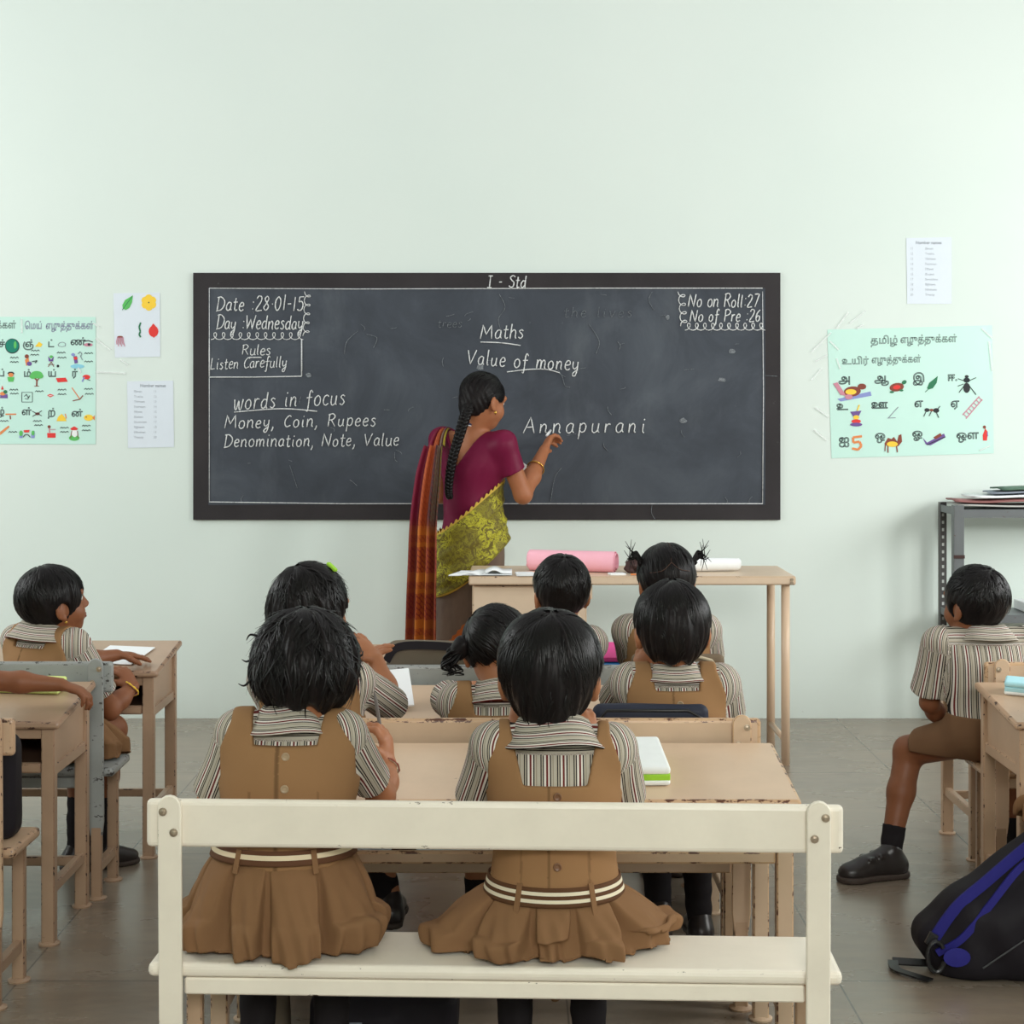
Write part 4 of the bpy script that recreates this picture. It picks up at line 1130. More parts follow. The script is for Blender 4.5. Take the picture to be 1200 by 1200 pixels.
def hair(sp, t, H, B, hs, off, rs, at):
    style = sp.get('hair', 'short')
    hr = np.array(sp.get('hr', (0.083, 0.096, 0.094)))       # half sizes of the hair mass
    hc = H + B[2]*0.014 - B[1]*0.010 + B.T @ np.array(sp.get('hshift', (0, 0, 0)), float)
    low = sp.get('hlow', -0.055)                             # lower edge at the nape, in head units
    pr = [Ell(hc, hr, B, 0.02)]
    LS = np.array(sp.get('low_s', (1.0, 0.90, 0.85)))
    if style in ('bob', 'mop'):
        pr.append(Ell(hc - B[2]*0.030 - B[1]*0.012, hr*LS, B, 0.03))
    def loc(x, y, z):
        X, Y, Z = x - H[0], y - H[1], z - H[2]
        return [B[i, 0]*X + B[i, 1]*Y + B[i, 2]*Z for i in range(3)]
    front = sp.get('fringe', 0.045)
    def face(x, y, z):
        a, b, c = loc(x, y, z)
        return -np.sqrt((a/0.072)**2 + ((b - 0.105)/0.095)**2 + ((c + 0.045 - front + 0.045)/0.085)**2)*0.08 + 0.08
    def nape(x, y, z):
        a, b, c = loc(x, y, z)
        return (low + 0.35*np.maximum(b + 0.02, 0) + 0.006*np.sin(a*130)) - c
    def ears(x, y, z):
        a, b, c = loc(x, y, z)
        return 0.026*hs - np.sqrt((np.abs(a) - 0.083*hs)**2 + (b - 0.004)**2 + ((c + 0.030)*0.8)**2)
    crown = nrm(sp.get('crown', (0.0, -0.45, 0.89)))
    e1 = nrm(np.cross(crown, (0, 1, .1))); e2 = np.cross(crown, e1)
    am = sp.get('lump', 0.0028)
    def lump(x, y, z):
        a, b, c = loc(x, y, z)
        p = np.arctan2(a*e2[0] + b*e2[1] + c*e2[2], a*e1[0] + b*e1[1] + c*e1[2])
        q = a*crown[0] + b*crown[1] + c*crown[2]
        k_ = np.clip((a*a + b*b + c*c - q*q)/0.0016, 0, 1)
        return k_*am*(0.6*np.sin(p*17 + 22*q) + 0.5*np.sin(p*31 - 14*q + 1) + 0.5*np.sin(p*9 + 40*q + 2))
    cuts = [face, nape]
    if sp.get('ears', True): cuts.append(ears)
    v, f = surface(pr, sp.get('res', 0.0042), cuts, lump)
    parts = [(v, f, 0)]
    low2 = low - sp.get('fray', 0.012)
    def keep(g):
        p = g + B @ (hc - H)
        if p[2] < low2 + 0.35*max(p[1] + 0.02, 0): return False
        if (p[0]/0.070)**2 + ((p[1]-0.105)/0.092)**2 + ((p[2]+0.045-front+0.045)/0.083)**2 < 1: return False
        if sp.get('ears', True) and (abs(p[0]) - 0.083*hs)**2 + (p[1]-0.004)**2 + (p[2]+0.03)**2 < (0.024*hs)**2: return False
        return True
    sv, sf = hair_strands(sp.get('strands', 500), hc, B, hr, keep, rs, tuple(crown), sp.get('lift', 0.006), sp.get('slen', (0.6, 1.5)), sp.get('thick', 0.0017), sp.get('wav', 0.25))
    if sf: parts.append((np.array(sv), np.array(sf), 1))
    if style in ('bob', 'mop'):
        sv, sf = hair_strands(sp.get('strands', 500)//2, hc - B[2]*0.030 - B[1]*0.012, B, hr*LS, keep, rs, (0, -0.2, 1), sp.get('lift', 0.006)*1.3, (0.7, 1.3), sp.get('thick', .0017), .4, 1.4)
        if sf: parts.append((np.array(sv), np.array(sf), 1))
    if 'locks' in sp:                                        # free locks given in head units
        ps = [[H + B.T @ np.array(q, float) for q in p] for p in sp['locks']]
        lv, lf = locks(ps, sp.get('lock_r', 0.003)); parts.append((lv, lf, 1))
    for c, r in sp.get('buns', ()):
        cc = H + B.T @ np.array(c, float)
        bv, bf = surface([Ell(cc, np.array(r), B, 0.01)], 0.004, (), lambda x, y, z: 0.003*np.sin(90*x + 60*z + 40*y) + 0.003*np.sin(110*z - 50*x)); parts.append((bv, bf, 0))
    v, f, mi = join_v(parts)
    h = np_mesh('hair', v, f, [M['hair'], M['strand']], t, off=off, mi=mi)
    for p in sp.get('partings', ()):                         # thin lines of scalp between the combed sections
        mb = MB()
        pts = []
        for q in p:
            d = np.array(q, float); d = d/np.linalg.norm(d/hr); pts.append(hc + B.T @ (d*(1 + 0.0022/np.linalg.norm(d))) - off)
        mb.tube(catmull3(pts, 6), 0.0010, 6, flat=0.6); mb.build('parting', M['scalp'], h, smooth=True)
    return h
# ---------------------------------------------------------------- the teacher
def teacher():
    off = V(-0.17, 6.72, 0)
    t = thing('person', 'woman in maroon blouse and green sari writing on the blackboard', 'woman', tuple(off))
    fw = nrm((0.5, 0.866, 0)); rt = V(fw[1], -fw[0], 0); BT = np.array([rt, fw, V(0, 0, 1)])
    c = lambda z, x=0.0, y=0.0: V(-0.17, 6.72, z) + rt*x + fw*y
    HB = yawpitch(R(50), R(-14), R(-4)); H = V(-0.118, 6.70, 1.392); hs = 1.08
    torso = [Ell(c(0.80, -.01), V(.120, .096, .12), BT, .05), Ell(c(.93), V(.108, .086, .10), BT, .05), Ell(c(1.00), V(.100, .082, .08), BT, .05), Ell(c(1.09, .005), V(.124, .092, .10), BT, .05), Ell(c(1.15, .012), V(.126, .084, .085), BT, .05)]
    SL, SR = c(1.222, -.140), c(1.212, .155)
    torso.append(Cap(SL, SR, .040, .040, .05))
    nb = c(1.235, .012, -.012); neck = [Cap(nb, H - HB[2]*.06 - HB[1]*.022, .047, .043, .035)]
    EL, WL = V(-.30, 6.87, .99), V(-.07, 6.93, 1.085)
    ER, WR = V(.045, 6.665, 1.000), V(.138, 6.905, 1.178)
    arms = []
    for S_, E_, W_ in ((SL, EL, WL), (SR, ER, WR)):
        m = E_*.6 + W_*.4
        arms += [Cap(S_, E_, .044, .036, .03), Cap(E_, m, .036, .034, .02), Cap(m, W_, .034, .0225, .03)]
    hand(arms, WR, (.25, .75, .55), (.75, -.10, -.62), 1, 1.30, .85, .05)
    hand(arms, WL, WL - EL, (.1, .6, -.5), -1, 1.28, .7)
    legs = []
    for s in (-1, 1):
        hip = c(.80, s*.045); k = c(.45, s*.060, .01); a = c(.075, s*.07)
        legs += [Cap(hip, k, .068, .055, .03), Cap(k, a, .055, .034, .03), Cap(a - V(0, 0, .03), a + fw*.13 - V(0, 0, .045), .033, .026, .03)]
    hp, _, at = head_prims(H, HB, hs)
    v, f = surface(torso + neck + hp + arms + legs, .0046)
    np_mesh('body', v, f, M['skin_teacher'], t, off=off)
    eyes(t, at, hs, HB, off); lips(t, at, hs, off)
    # hair: smooth, drawn back
    def loc(x, y, z):
        X, Y, Z = x-H[0], y-H[1], z-H[2]; return [HB[i, 0]*X + HB[i, 1]*Y + HB[i, 2]*Z for i in range(3)]
    hr = V(.083, .098, .094); hc = H + HB[2]*.018 - HB[1]*.012
    def face(x, y, z):
        a, b, q = loc(x, y, z); return .08 - .08*np.sqrt((a/.086)**2 + ((b-.115)/.098)**2 + ((q+.038)/.098)**2)
    def ears(x, y, z):
        a, b, q = loc(x, y, z); return .030 - np.sqrt((np.abs(a)-.085)**2 + (b-.008)**2 + ((q+.038)*.8)**2)
    def nape(x, y, z):
        a, b, q = loc(x, y, z); return -.086 + .55*np.maximum(b+.03, 0) - q
    v, f = surface([Ell(hc, hr, HB, .02), Ell(H - HB[1]*.062 - HB[2]*.045, V(.050, .042, .050), HB, .04)], .0042, [face, ears, nape], lambda x, y, z: .0012*np.sin(260*x + 120*z))
    def keep(g):
        p = g + HB @ (hc - H)
        if p[2] < -.078 + .55*max(p[1]+.03, 0): return False
        return (p[0]/.086)**2 + ((p[1]-.115)/.098)**2 + ((p[2]+.038)/.098)**2 > 1 and (abs(p[0])-.085)**2 + (p[1]-.008)**2 + (p[2]+.038)**2 > .03**2
    sv, sf = hair_strands(420, hc, HB, hr, keep, random.Random(3), (0, .62, .78), .001, (.8, 1.8), .0014, .12, 1.0)
    # braid: three woven locks hanging down the left of the back
    path = catmull3([V(-.172, 6.622, 1.372), V(-.190, 6.606, 1.325), V(-.212, 6.588, 1.25), V(-.236, 6.584, 1.17), V(-.252, 6.592, 1.09), V(-.258, 6.602, 1.02), V(-.252, 6.604, .985)], 14)
    mb = MB(); n = len(path)
    for k in range(3):
        P, rr = [], []
        for i, p in enumerate(path):
            q = i/(n-1); w = 2*PI*(q*10) + k*2*PI/3; s = 1 - .45*q
            P.append(p + V(1, 0, .1)*.0155*s*math.sin(w) + V(0, 1, 0)*.009*s*math.sin(2*w)); rr.append(.0135*s if q < .93 else .0135*s*(1 - (q-.93)/.07*.8))
        mb.tube(P, rr, 8)
    bv = np.array(mb.v); bf = np.array([q for q in mb.f if len(q) == 4])
    v, f, mi = join_v([(v, f, 0), (np.array(sv), np.array(sf), 1), (bv, bf, 1)])
    np_mesh('braided_hair', v, f, [M['hair'], M['strand']], t, off=off, mi=mi)
    # blouse
    bl = [p.grow(.009) for p in torso]
    for S_, E_ in ((SL, EL), (SR, ER)):
        bl.append(Cap(S_, S_ + (E_-S_)*.56, .052, .051, .03, cut=True))
    va = c(1.118, -.006, 0)
    def vneck(x, y, z):
        a = (x-va[0])*rt[0] + (y-va[1])*rt[1]; b = (x-va[0])*fw[0] + (y-va[1])*fw[1]
        q = np.abs(a)*1.55 - (z - va[2])
        return np.where(b < 0.02, -(q*.55), -(np.abs(a)*1.2 - (z - va[2] - .04))*.55)
    wr = wrinkle(.0035, 30, 24, 46, 4)
    v, f = surface(bl, .0045, [vneck, lambda x, y, z: (.775 + .228*np.clip((x + .17)/.28 + .5, 0, 1)) - z + 0*y], wr)
    np_mesh('blouse', v, f, M['maroon'], t, off=off)
    # sari: long skirt with a patterned hem
    def body(z):
        zs = [0, .15, .40, .60, .75, .85, .96, 1.08]; cx = [-.19, -.19, -.185, -.175, -.170, -.170, -.168, -.165]
        rx = [.165, .155, .140, .140, .140, .136, .122, .124]; ry = [.15, .14, .13, .125, .122, .117, .106, .106]
        g = lambda q: float(np.interp(z, zs, q)); return g(cx), g(rx), g(ry)
    nu, nv = 160, 60
    V_, ed = [], []
    for j in range(nv):
        for i in range(nu):
            a = 2*PI*i/nu; z = .012 + (.80 + .228*(math.cos(a) + 1)/2 - .03 - .012)*j/(nv-1); cx, rx, ry = body(z); fo = max(0, (.75-z)/.75)
            r = 1 + fo*(.035*math.sin(7*a + 1.2) + .025*math.sin(13*a + .5 + z*2))
            x = cx + rx*r*math.cos(a); y = 6.72 + ry*r*math.sin(a)
            V_.append((x, y, z))
            d = (.395 + (x + .265)*1.1) - z                     # slanting orange band towards the hem
            ed.append(max(0, min(1, .02 + d/.22)) if d > 0 else 0)
    np_mesh('sari_skirt', np.array(V_), grid_faces(nu, nv, True), M['sari_brown'], t, attrs={'edge': ed}, off=off)
    # green length wrapped aslant round the hips
    V_, ed = [], []
    nv = 46
    for j in range(nv):
        q = j/(nv-1)
        for i in range(nu):
            a = 2*PI*i/nu; s = (math.cos(a) + 1)/2
            zt = .832 + .228*s**1.05 + (.012*math.sin(a) if math.sin(a) > 0 else 0); zb = .575 + .215*s**1.5
            e = .010 if (i // 2) % 2 == 0 else 0.0               # saw-toothed woven edge
            z = zb + (zt - zb)*q + (e if j == nv-1 else 0)
            cx, rx, ry = body(z)
            fold = .006*math.sin(2*PI*3.3*q + 5*s + 1) + .003*math.sin(2*PI*7*q - 3*s)
            bulge = .012*math.exp(-((q-.18)/.16)**2)
            o = .011 + fold*(.4 + .6*(1-q)) + bulge
            if j == 0: o -= .010
            if j == nv-1: o -= .001
            V_.append((cx + (rx + o)*math.cos(a), 6.72 + (ry + o)*math.sin(a), z))
            ed.append(min(1-q, 1)*1.0 if q > .5 else q + .001)
    np_mesh('sari_drape', np.array(V_), grid_faces(nu, nv, True), M['sari_green'], t, attrs={'edge': ed}, off=off)
    # loose end over the left shoulder, hanging in folds behind
    ctr = catmull3([V(-.235, 6.83, 1.17), V(-.272, 6.79, 1.262), V(-.292, 6.745, 1.272), V(-.312, 6.655, 1.215), V(-.330, 6.585, 1.09), V(-.348, 6.560, .90), V(-.352, 6.555, .70), V(-.357, 6.553, .48), V(-.362, 6.55, .22), V(-.364, 6.55, .10)], 9)
    wd = np.interp(np.linspace(0, 1, len(ctr)), [0, .2, .3, .45, .6, .75, 1], [.05, .052, .064, .110, .118, .126, .140])
    nU = 60; V_, uu, vv = [], [], []
    ln = np.concatenate([[0], np.cumsum([np.linalg.norm(ctr[i+1]-ctr[i]) for i in range(len(ctr)-1)])])
    for i, p in enumerate(ctr):
        q = i/(len(ctr)-1); tn = nrm(ctr[min(i+1, len(ctr)-1)] - ctr[max(i-1, 0)])
        ac = nrm(V(.90, -.30, 0) - tn*(V(.90, -.30, 0) @ tn)); no = np.cross(ac, tn)
        if no[1] > 0 and q > .35: no = -no
        for k in range(nU):
            u = k/(nU-1); A = (.004 + .020*max(0, min(1, (q-.2)/.5)))
            h = A*math.sin(2*PI*3.2*u + .6 + .8*q) + A*.4*math.sin(2*PI*6.1*u + 2*q)
            V_.append(p + ac*(u - .5)*wd[i] + no*(h + .006)); uu.append(u); vv.append(ln[i]/ln[-1])
    o = np_mesh('sari_pallu', np.array(V_), grid_faces(nU, len(ctr)), M['pallu'], t, attrs={'u': uu, 'v': vv}, off=off)
    solidify(o, .003, 0)
    # jewellery and cord
    d = nrm(WR - ER); b = ER*.42 + WR*.58; Q = Vector(d).to_track_quat('Z', 'Y').to_matrix().to_4x4()
    MB().tube([tuple(Vector(b - off) + (Q @ Vector((.036*math.cos(a), .036*math.sin(a), 0)))) for a in np.linspace(0, 2*PI, 33)], .0032, 8, cap=False).build('bangle', M['gold'], t, smooth=True)
    for x in (1, -1):
        p = at(x*.079, .004, -.056) - off
        mb = MB().lathe([(.0015, .008), (.0055, .003), (.006, -.002), (.0015, -.008)], tuple(p), n=12); mb.build('earring', M['gold'], t, smooth=True)
    P = [nb + rt*.058*math.cos(a) + fw*(.058*math.sin(a) + .004) + V(0, 0, .020 - .030*math.sin(a) + (.008 if math.sin(a) < 0 else 0)) - off for a in np.linspace(0, 2*PI, 40)]
    MB().tube(P, .0055, 8, cap=False).build('neck_cord', M['navy'], t, smooth=True)
    MB().tube([p + V(0, 0, -.008) + nrm(p - (nb - off))*.002 for p in P], .0024, 6, cap=False).build('necklace', M['paper'], t, smooth=True)
    # chalk at the fingertips and a sheet in the other hand
    tag(MB().tube([(.150, 7.0, 1.238), (.168, 7.073, 1.259)], .0055, 10).build('chalk_stick', M['d_white'], smooth=True), 'short stick of white chalk at the teacher\'s fingertips', 'chalk')
    tag(MB().box((.028, 6.908, 1.092), (.10, .002, .075), Matrix.Rotation(.10, 3, 'Z') @ Matrix.Rotation(.55, 3, 'Y')).build('paper_sheet', M['paper']), 'small white paper sheet in the teacher\'s left hand', 'paper')
teacher()
# ---------------------------------------------------------------- the children
GRP = 'pupils in striped shirts'
# nearest bench, left
child(dict(label='child with tousled mop of hair, holding a pencil, left on the cream bench', group=GRP, pelvis=(-.425, 3.0), zsh=.758, lean=(.012, .02), sw=.099, girth=1.07, sleeve=.72, cuff=.041,
    head=(-.388, 3.045, .862), hyaw=-4, hpitch=-22, hs=1.04, eL=(-.580, 3.09, .585), wL=(-.585, 3.36, .640), hL=(.1, .8, .28), cL=.35, eR=(-.256, 3.165, .596), wR=(-.250, 3.275, .632), hR=(-.10, .12, .9), nR=(-.9, .3, -.1), cR=.9,
    hair='mop', hr=(.094, .104, .094), hlow=-.085, ears=False, lift=.017, strands=900, thick=.0018, wav=.7, lump=.005, fray=.03, slen=(.5, 1.5), hshift=(0, 0, .004), start=1.2, res=.0038,
    locks=[[(-.085, -.02, .03), (-.105, -.02, .012), (-.118, -.01, .018)], [(-.088, -.03, -.01), (-.108, -.03, -.035), (-.122, -.02, -.030)], [(-.08, -.05, .05), (-.10, -.05, .055), (-.108, -.04, .047)], [(.088, -.02, .03), (.104, -.02, .020), (.108, -.01, .032)]],
    zwaist=.532, waist=(.121, .107), ext=(.192, .185, .145, .19), pleats=9, seed=11, bracelets=(('R', 'piping_beige', .0225), ('R', 'd_brown', .0232)), belt='belt1', belt_h=.026, buttons=(.722, .665), neck_w=.058, neck_d=.020, arm_w=.124, belt_sag=.004,
    skirt_c=(-.425, 3.02), front_drop=-.15, feet=True))
# nearest bench, right
child(dict(label='child with thick rounded dark hair and two-band belt, on the right of the cream bench', group=GRP, pelvis=(.078, 3.0), zsh=.735, lean=(.0, .012), sw=.112, girth=1.03,
    head=(.070, 3.03, .862), hyaw=3, hpitch=-8, hs=1.05, eL=(-.070, 3.12, .590), wL=(.005, 3.16, .700), hL=(.25, .2, .9), nL=(.3, .9, 0), cL=.6, eR=(.214, 3.12, .590), wR=(.158, 3.15, .685), hR=(-.25, .12, .9), nR=(-.4, .8, 0), cR=.6,
    hair='bob', hr=(.095, .104, .100), ear_out=.006, low_s=(.70, .84, 1.0), hlow=-.104, lift=.006, strands=950, thick=.0017, wav=.22, lump=.003, fray=.012, slen=(.6, 1.7), res=.0038, crown=(.05, -.42, .90),
    zwaist=.466, waist=(.117, .104), ext=(.246, .238, .138, .19), pleats=9, seed=5, belt='belt', belt_h=.034, buttons=(.655, .528), button_m='button_dark', neck_w=.058, neck_d=.066, neck_sl=.24, arm_w=.122, collar=1.22, collar_h=.036, skirt_c=(.078, 3.012), front_drop=-.16))
# middle row, left: face turned to the right
child(dict(label='child with untidy pinned hair turning right, behind the tousled mop', group=GRP, pelvis=(-.478, 3.775), zsh=.728, lean=(.01, .02), girth=1.05,
    head=(-.474, 3.83, .882), hyaw=42, hpitch=-4, hs=1.0, eL=(-.560, 3.96, .620), wL=(-.395, 4.06, .700), hL=(.6, .1, .5), eR=(-.292, 3.97, .622), wR=(-.335, 4.02, .728), hR=(-.45, .2, .45), nR=(-.5, .5, -.5), nL=(.2, .2, -.8), sleeve=.93,
    hair='bob', hr=(.079, .096, .092), hlow=-.09, ears=False, lift=.012, strands=600, wav=.5, lump=.004, fray=.03, res=.0044, seed=21, fringe=.05,
    locks=[[(-.07, -.05, -.01), (-.088, -.055, -.022), (-.098, -.05, -.006)], [(-.07, -.06, -.03), (-.085, -.065, -.045), (-.094, -.06, -.04)], [(-.05, -.08, -.06), (-.06, -.09, -.085), (-.075, -.088, -.09)]], clip=(.036, .026, .0985),
    zwaist=.50, kL=(-.53, 3.965, .402), aL=(-.50, 3.93, .15), kR=(-.37, 3.96, .402), aR=(-.29, 3.90, .17), front_drop=-.10, ext=(.17, .16, .10, .17)))
# middle row, centre: low, hair with curled side tail
child(dict(label='small child with curly side ponytail, mostly hidden behind the thick rounded hair', group=GRP, pelvis=(-.035, 3.775), zsh=.665, lean=(0, .085), girth=.94, sw=.10,
    head=(-.036, 3.935, .772), hyaw=10, hpitch=-22, hs=.97, eL=(-.16, 4.03, .635), wL=(-.10, 4.17, .635), eR=(.10, 4.03, .635), wR=(.06, 4.18, .635),
    hair='short', hr=(.081, .094, .088), hlow=-.052, lift=.002, strands=350, wav=.2, res=.0044, seed=31, crown=(-.6, -.4, .5), lump=.0018,
    locks=[[(-.065, -.05, -.01), (-.095 + .012*math.sin(k*2.1), -.06 + .01*math.cos(k), -.015 - .004*k), (-.108 + .016*math.sin(k*1.3), -.055, -.04 - .003*k), (-.085 - .02*math.sin(k*1.9), -.06 + .008*math.sin(k), -.062 - .002*k), (-.10 + .02*math.cos(k*2.7), -.058, -.070 - .0015*k)] for k in range(12)], lock_r=.0045,
    buns=[((-.080, -.052, -.018), (.024, .022, .032))], partings=[[(.02, .06, .08), (.02, -.01, .092), (.015, -.06, .06)]], zwaist=.48, kL=(-.08, 3.965, .402), kR=(.02, 3.965, .402)))
# middle row, right: bowl cut
child(dict(label='child with straight glossy bowl cut, hand at the chin, behind the navy bag', group=GRP, pelvis=(.385, 3.818), zsh=.715, lean=(.0, .02), sw=.114, girth=1.05,
    head=(.378, 3.835, .838), hyaw=-4, hpitch=-10, hs=1.0, eL=(.250, 3.97, .630), wL=(.312, 3.945, .690), hL=(.10, -.02, .9), nL=(.5, .6, 0), cL=.8, eR=(.525, 3.93, .60), wR=(.47, 4.10, .625), sleeve=.8,
    hair='bob', hr=(.0885, .098, .094), ear_out=.006, low_s=(.78, .88, .93), hlow=-.088, lift=.002, strands=800, wav=.10, lump=.0024, fray=.016, slen=(.8, 1.9), res=.0042, seed=41, crown=(0, -.25, .97), thick=.0016,
    zwaist=.50, buttons=(.668,), neck_w=.050, neck_d=.020, kL=(.34, 3.965, .402), aL=(.355, 3.90, .15), kR=(.44, 3.965, .402), aR=(.455, 3.92, .12), front_drop=-.14, ext=(.17, .17, .094, .15), skirt_c=(.385, 3.846)))
# front row
child(dict(label='boy with short cropped hair below the pink roll, at the front desk', group=GRP, pelvis=(.138, 4.55), zsh=.705, lean=(0, .02), clothes='shirt', sw=.090, girth=.88,
    head=(.139, 4.585, .838), hyaw=-12, hpitch=-2, hs=.98, eL=(.03, 4.75, .630), wL=(.08, 4.92, .635), eR=(.215, 4.75, .630), wR=(.20, 4.93, .635),
    hair='short', hr=(.080, .094, .088), hlow=-.066, lift=.001, strands=450, wav=.3, lump=.0014, fray=.004, slen=(.4, 1.0), res=.0048, seed=51))
child(dict(label='girl with two spiky pigtails and a centre parting, at the front desk', group=GRP, pelvis=(.440, 4.582), zsh=.735, kR=(.485, 4.745, .395), aR=(.475, 4.72, .058), kL=(.40, 4.745, .395), aL=(.405, 4.72, .058), ext=(.125, .16, .100, .15), lean=(0, .015), sw=.112, girth=1.03,
    head=(.436, 4.585, .868), hyaw=-6, hpitch=-6, hs=.98, eL=(.352, 4.70, .630), wL=(.405, 4.89, .640), eR=(.57, 4.70, .630), wR=(.52, 4.90, .635),
    hair='short', hr=(.081, .095, .089), hlow=-.068, lift=.0012, strands=350, wav=.1, lump=.0014, fray=.004, res=.0046, seed=61, crown=(-.1, .3, .9),
    locks=[[(sx*.070, -.02, .050), (sx*.086, -.022, .056 + .002*k), (sx*(.098 + .003*(k % 4)), -.026 + .004*(k % 3), .068 + .012*math.sin(k*1.7)), (sx*(.108 + .016*math.sin(k*2.3)), -.03 + .006*math.cos(k), .070 + .045*math.sin(k*1.1))] for sx in (-1, 1) for k in range(13)], lock_r=.0028,
    buns=[((-.076, -.02, .050), (.011, .010, .011)), ((.076, -.02, .050), (.011, .010, .011))],
    partings=[[(0, .06, .07), (.002, 0, .09), (.002, -.05, .075), (-.004, -.085, .035)], [(-.004, -.088, .034), (.02, -.092, .015), (.05, -.075, .010)], [(-.004, -.088, .034), (-.03, -.09, .012), (-.06, -.065, .006)]], zwaist=.50, neck_w=.05))
# left column
child(dict(label='girl in profile with an earring looking right, on the grey bench at left', group=GRP, pelvis=(-1.335, 4.60), zsh=.700, lean=(.005, .02), yaw=28, sw=.112, girth=1.05, skin='skin_dark',
    head=(-1.305, 4.615, .805), hyaw=56, hpitch=8, hs=.97, eL=(-1.30, 4.80, .60), wL=(-1.19, 4.875, .612), hL=(.6, .5, -.1), eR=(-1.165, 4.70, .478), wR=(-1.115, 4.775, .535), bracelets=(('R', 'd_pink', .023), ('R', 'd_yellow', .025)), earring=1, hR=(-.3, .15, .35), nR=(-.6, .5, -.3), cR=.9, sleeve=.72,
    hair='short', hr=(.083, .097, .090), hlow=-.074, lift=.002, strands=500, wav=.15, lump=.0016, fray=.008, res=.0042, seed=71, fringe=.032, slen=(.6, 1.5), crown=(-.2, -.1, .97),
    zwaist=.48, neck_w=.055, neck_d=.02, collar=1.35, kL=(-1.27, 4.80, .402), aL=(-1.28, 4.77, .058), kR=(-1.185, 4.80, .402), aR=(-1.225, 4.765, .058), ext=(.17, .235, .12, .19), skirt_c=(-1.315, 4.615), front_drop=-.10, tR=(.7, .5, 0), tL=(.7, .5, 0)))
child(dict(label='child mostly outside the left edge, bare forearm lying across the desk', group=GRP, pelvis=(-1.50, 3.85), zsh=.72, lean=(.02, .05), skin='skin_dark', head=(-1.49, 3.93, .84), hyaw=10, hs=1.0, eR=(-1.345, 4.165, .655), wR=(-1.165, 4.185, .640), hR=(.92, .05, -.30), nR=(-.2, 0, -.9), cR=.75, eL=(-1.62, 4.10, .62), wL=(-1.55, 4.28, .625),
    hair='short', strands=200, seed=81, clothes='shirt', sleeve=.80, SR=(-1.405, 3.94, .735), cuff=.052, res=.0044, kL=(-1.56, 4.01, .402), kR=(-1.44, 4.01, .402)))
# right column
child(dict(label='boy in brown shorts on the right, one leg stretched out into the aisle', group=GRP, pelvis=(1.365, 4.59), zsh=.700, lean=(-.015, .03), clothes='shirt', sw=.135, girth=1.22, skin='skin_dark',
    head=(1.322, 4.635, .800), hyaw=-32, hpitch=2, hs=.98, eL=(1.205, 4.68, .505), wL=(1.265, 4.76, .43), hL=(.5, .4, -.3), eR=(1.55, 4.72, .56), wR=(1.48, 4.88, .62), sleeve=.80, cuff=.060, collar=1.15, collar_h=.022,
    hair='short', hr=(.083, .096, .092), hlow=-.062, lift=.0008, strands=600, wav=.3, lump=.001, fray=.003, slen=(.3, .9), res=.0042, seed=91,
    kL=(1.165, 4.76, .348), aL=(1.088, 4.675, .0705), tL=(-.93, -.30, 0), kR=(1.46, 4.77, .402), aR=(1.48, 4.74, .0705), shoe=1.12, strap=True, sock_top=.27, short_len=.80))
child(dict(label='child mostly outside the right edge, only the brown skirt hem showing above the backpack', group=GRP, pelvis=(1.475, 3.86), zsh=.72, lean=(0, .02), head=(1.475, 3.90, .85), hs=1.0, kL=(1.42, 4.015, .402), kR=(1.53, 4.015, .402), eL=(1.41, 4.10, .635), wL=(1.53, 4.20, .635), eR=(1.59, 4.10, .635), wR=(1.55, 4.25, .635),
    hair='short', strands=200, seed=101, zwaist=.49, ext=(.27, .18, .11, .15), res=.005, front_drop=-.1))
# ---------------------------------------------------------------- papers and charts on the wall
PEND = []
def wtext(parent, org, body, px, py, hpx, m, name='lettering', weight=0.035, tilt=0.0, squeeze=1.0):
    """printed or drawn lettering lying on a wall sheet; px,py baseline start, hpx letter size"""
    cu = bpy.data.curves.new(name, 'FONT'); cu.body = body; cu.size = hpx/268.0*1.35; cu.fill_mode = 'NONE'
    cu.bevel_depth = weight*cu.size; cu.bevel_resolution = 0; cu.resolution_u = 4
    o = bpy.data.objects.new(name, cu); COL.objects.link(o)
    PEND.append((o, parent, org, px, py, m, name, tilt, squeeze))
def flush_text():
    bpy.context.view_layer.update()
    dg = bpy.context.evaluated_depsgraph_get()
    jobs = []
    for o, parent, org, px, py, m, name, tilt, sq in PEND:
        me = bpy.data.meshes.new_from_object(o.evaluated_get(dg))
        x, z = wall_xy(px, py)
        Mx = Matrix.Translation((x - org[0], -0.0016, z - org[2])) @ Matrix.Rotation(PI/2, 4, 'X') @ Matrix.Rotation(tilt, 4, 'Z') @ Matrix.Diagonal((sq, 1, 0.12, 1))
        me.transform(Mx); me.materials.clear()
        jobs.append((me, parent, m, name))
    for o, *_ in PEND: bpy.data.objects.remove(o)
    for me, parent, m, name in jobs: link_mesh(name, me, M[m], parent)
    PEND.clear()

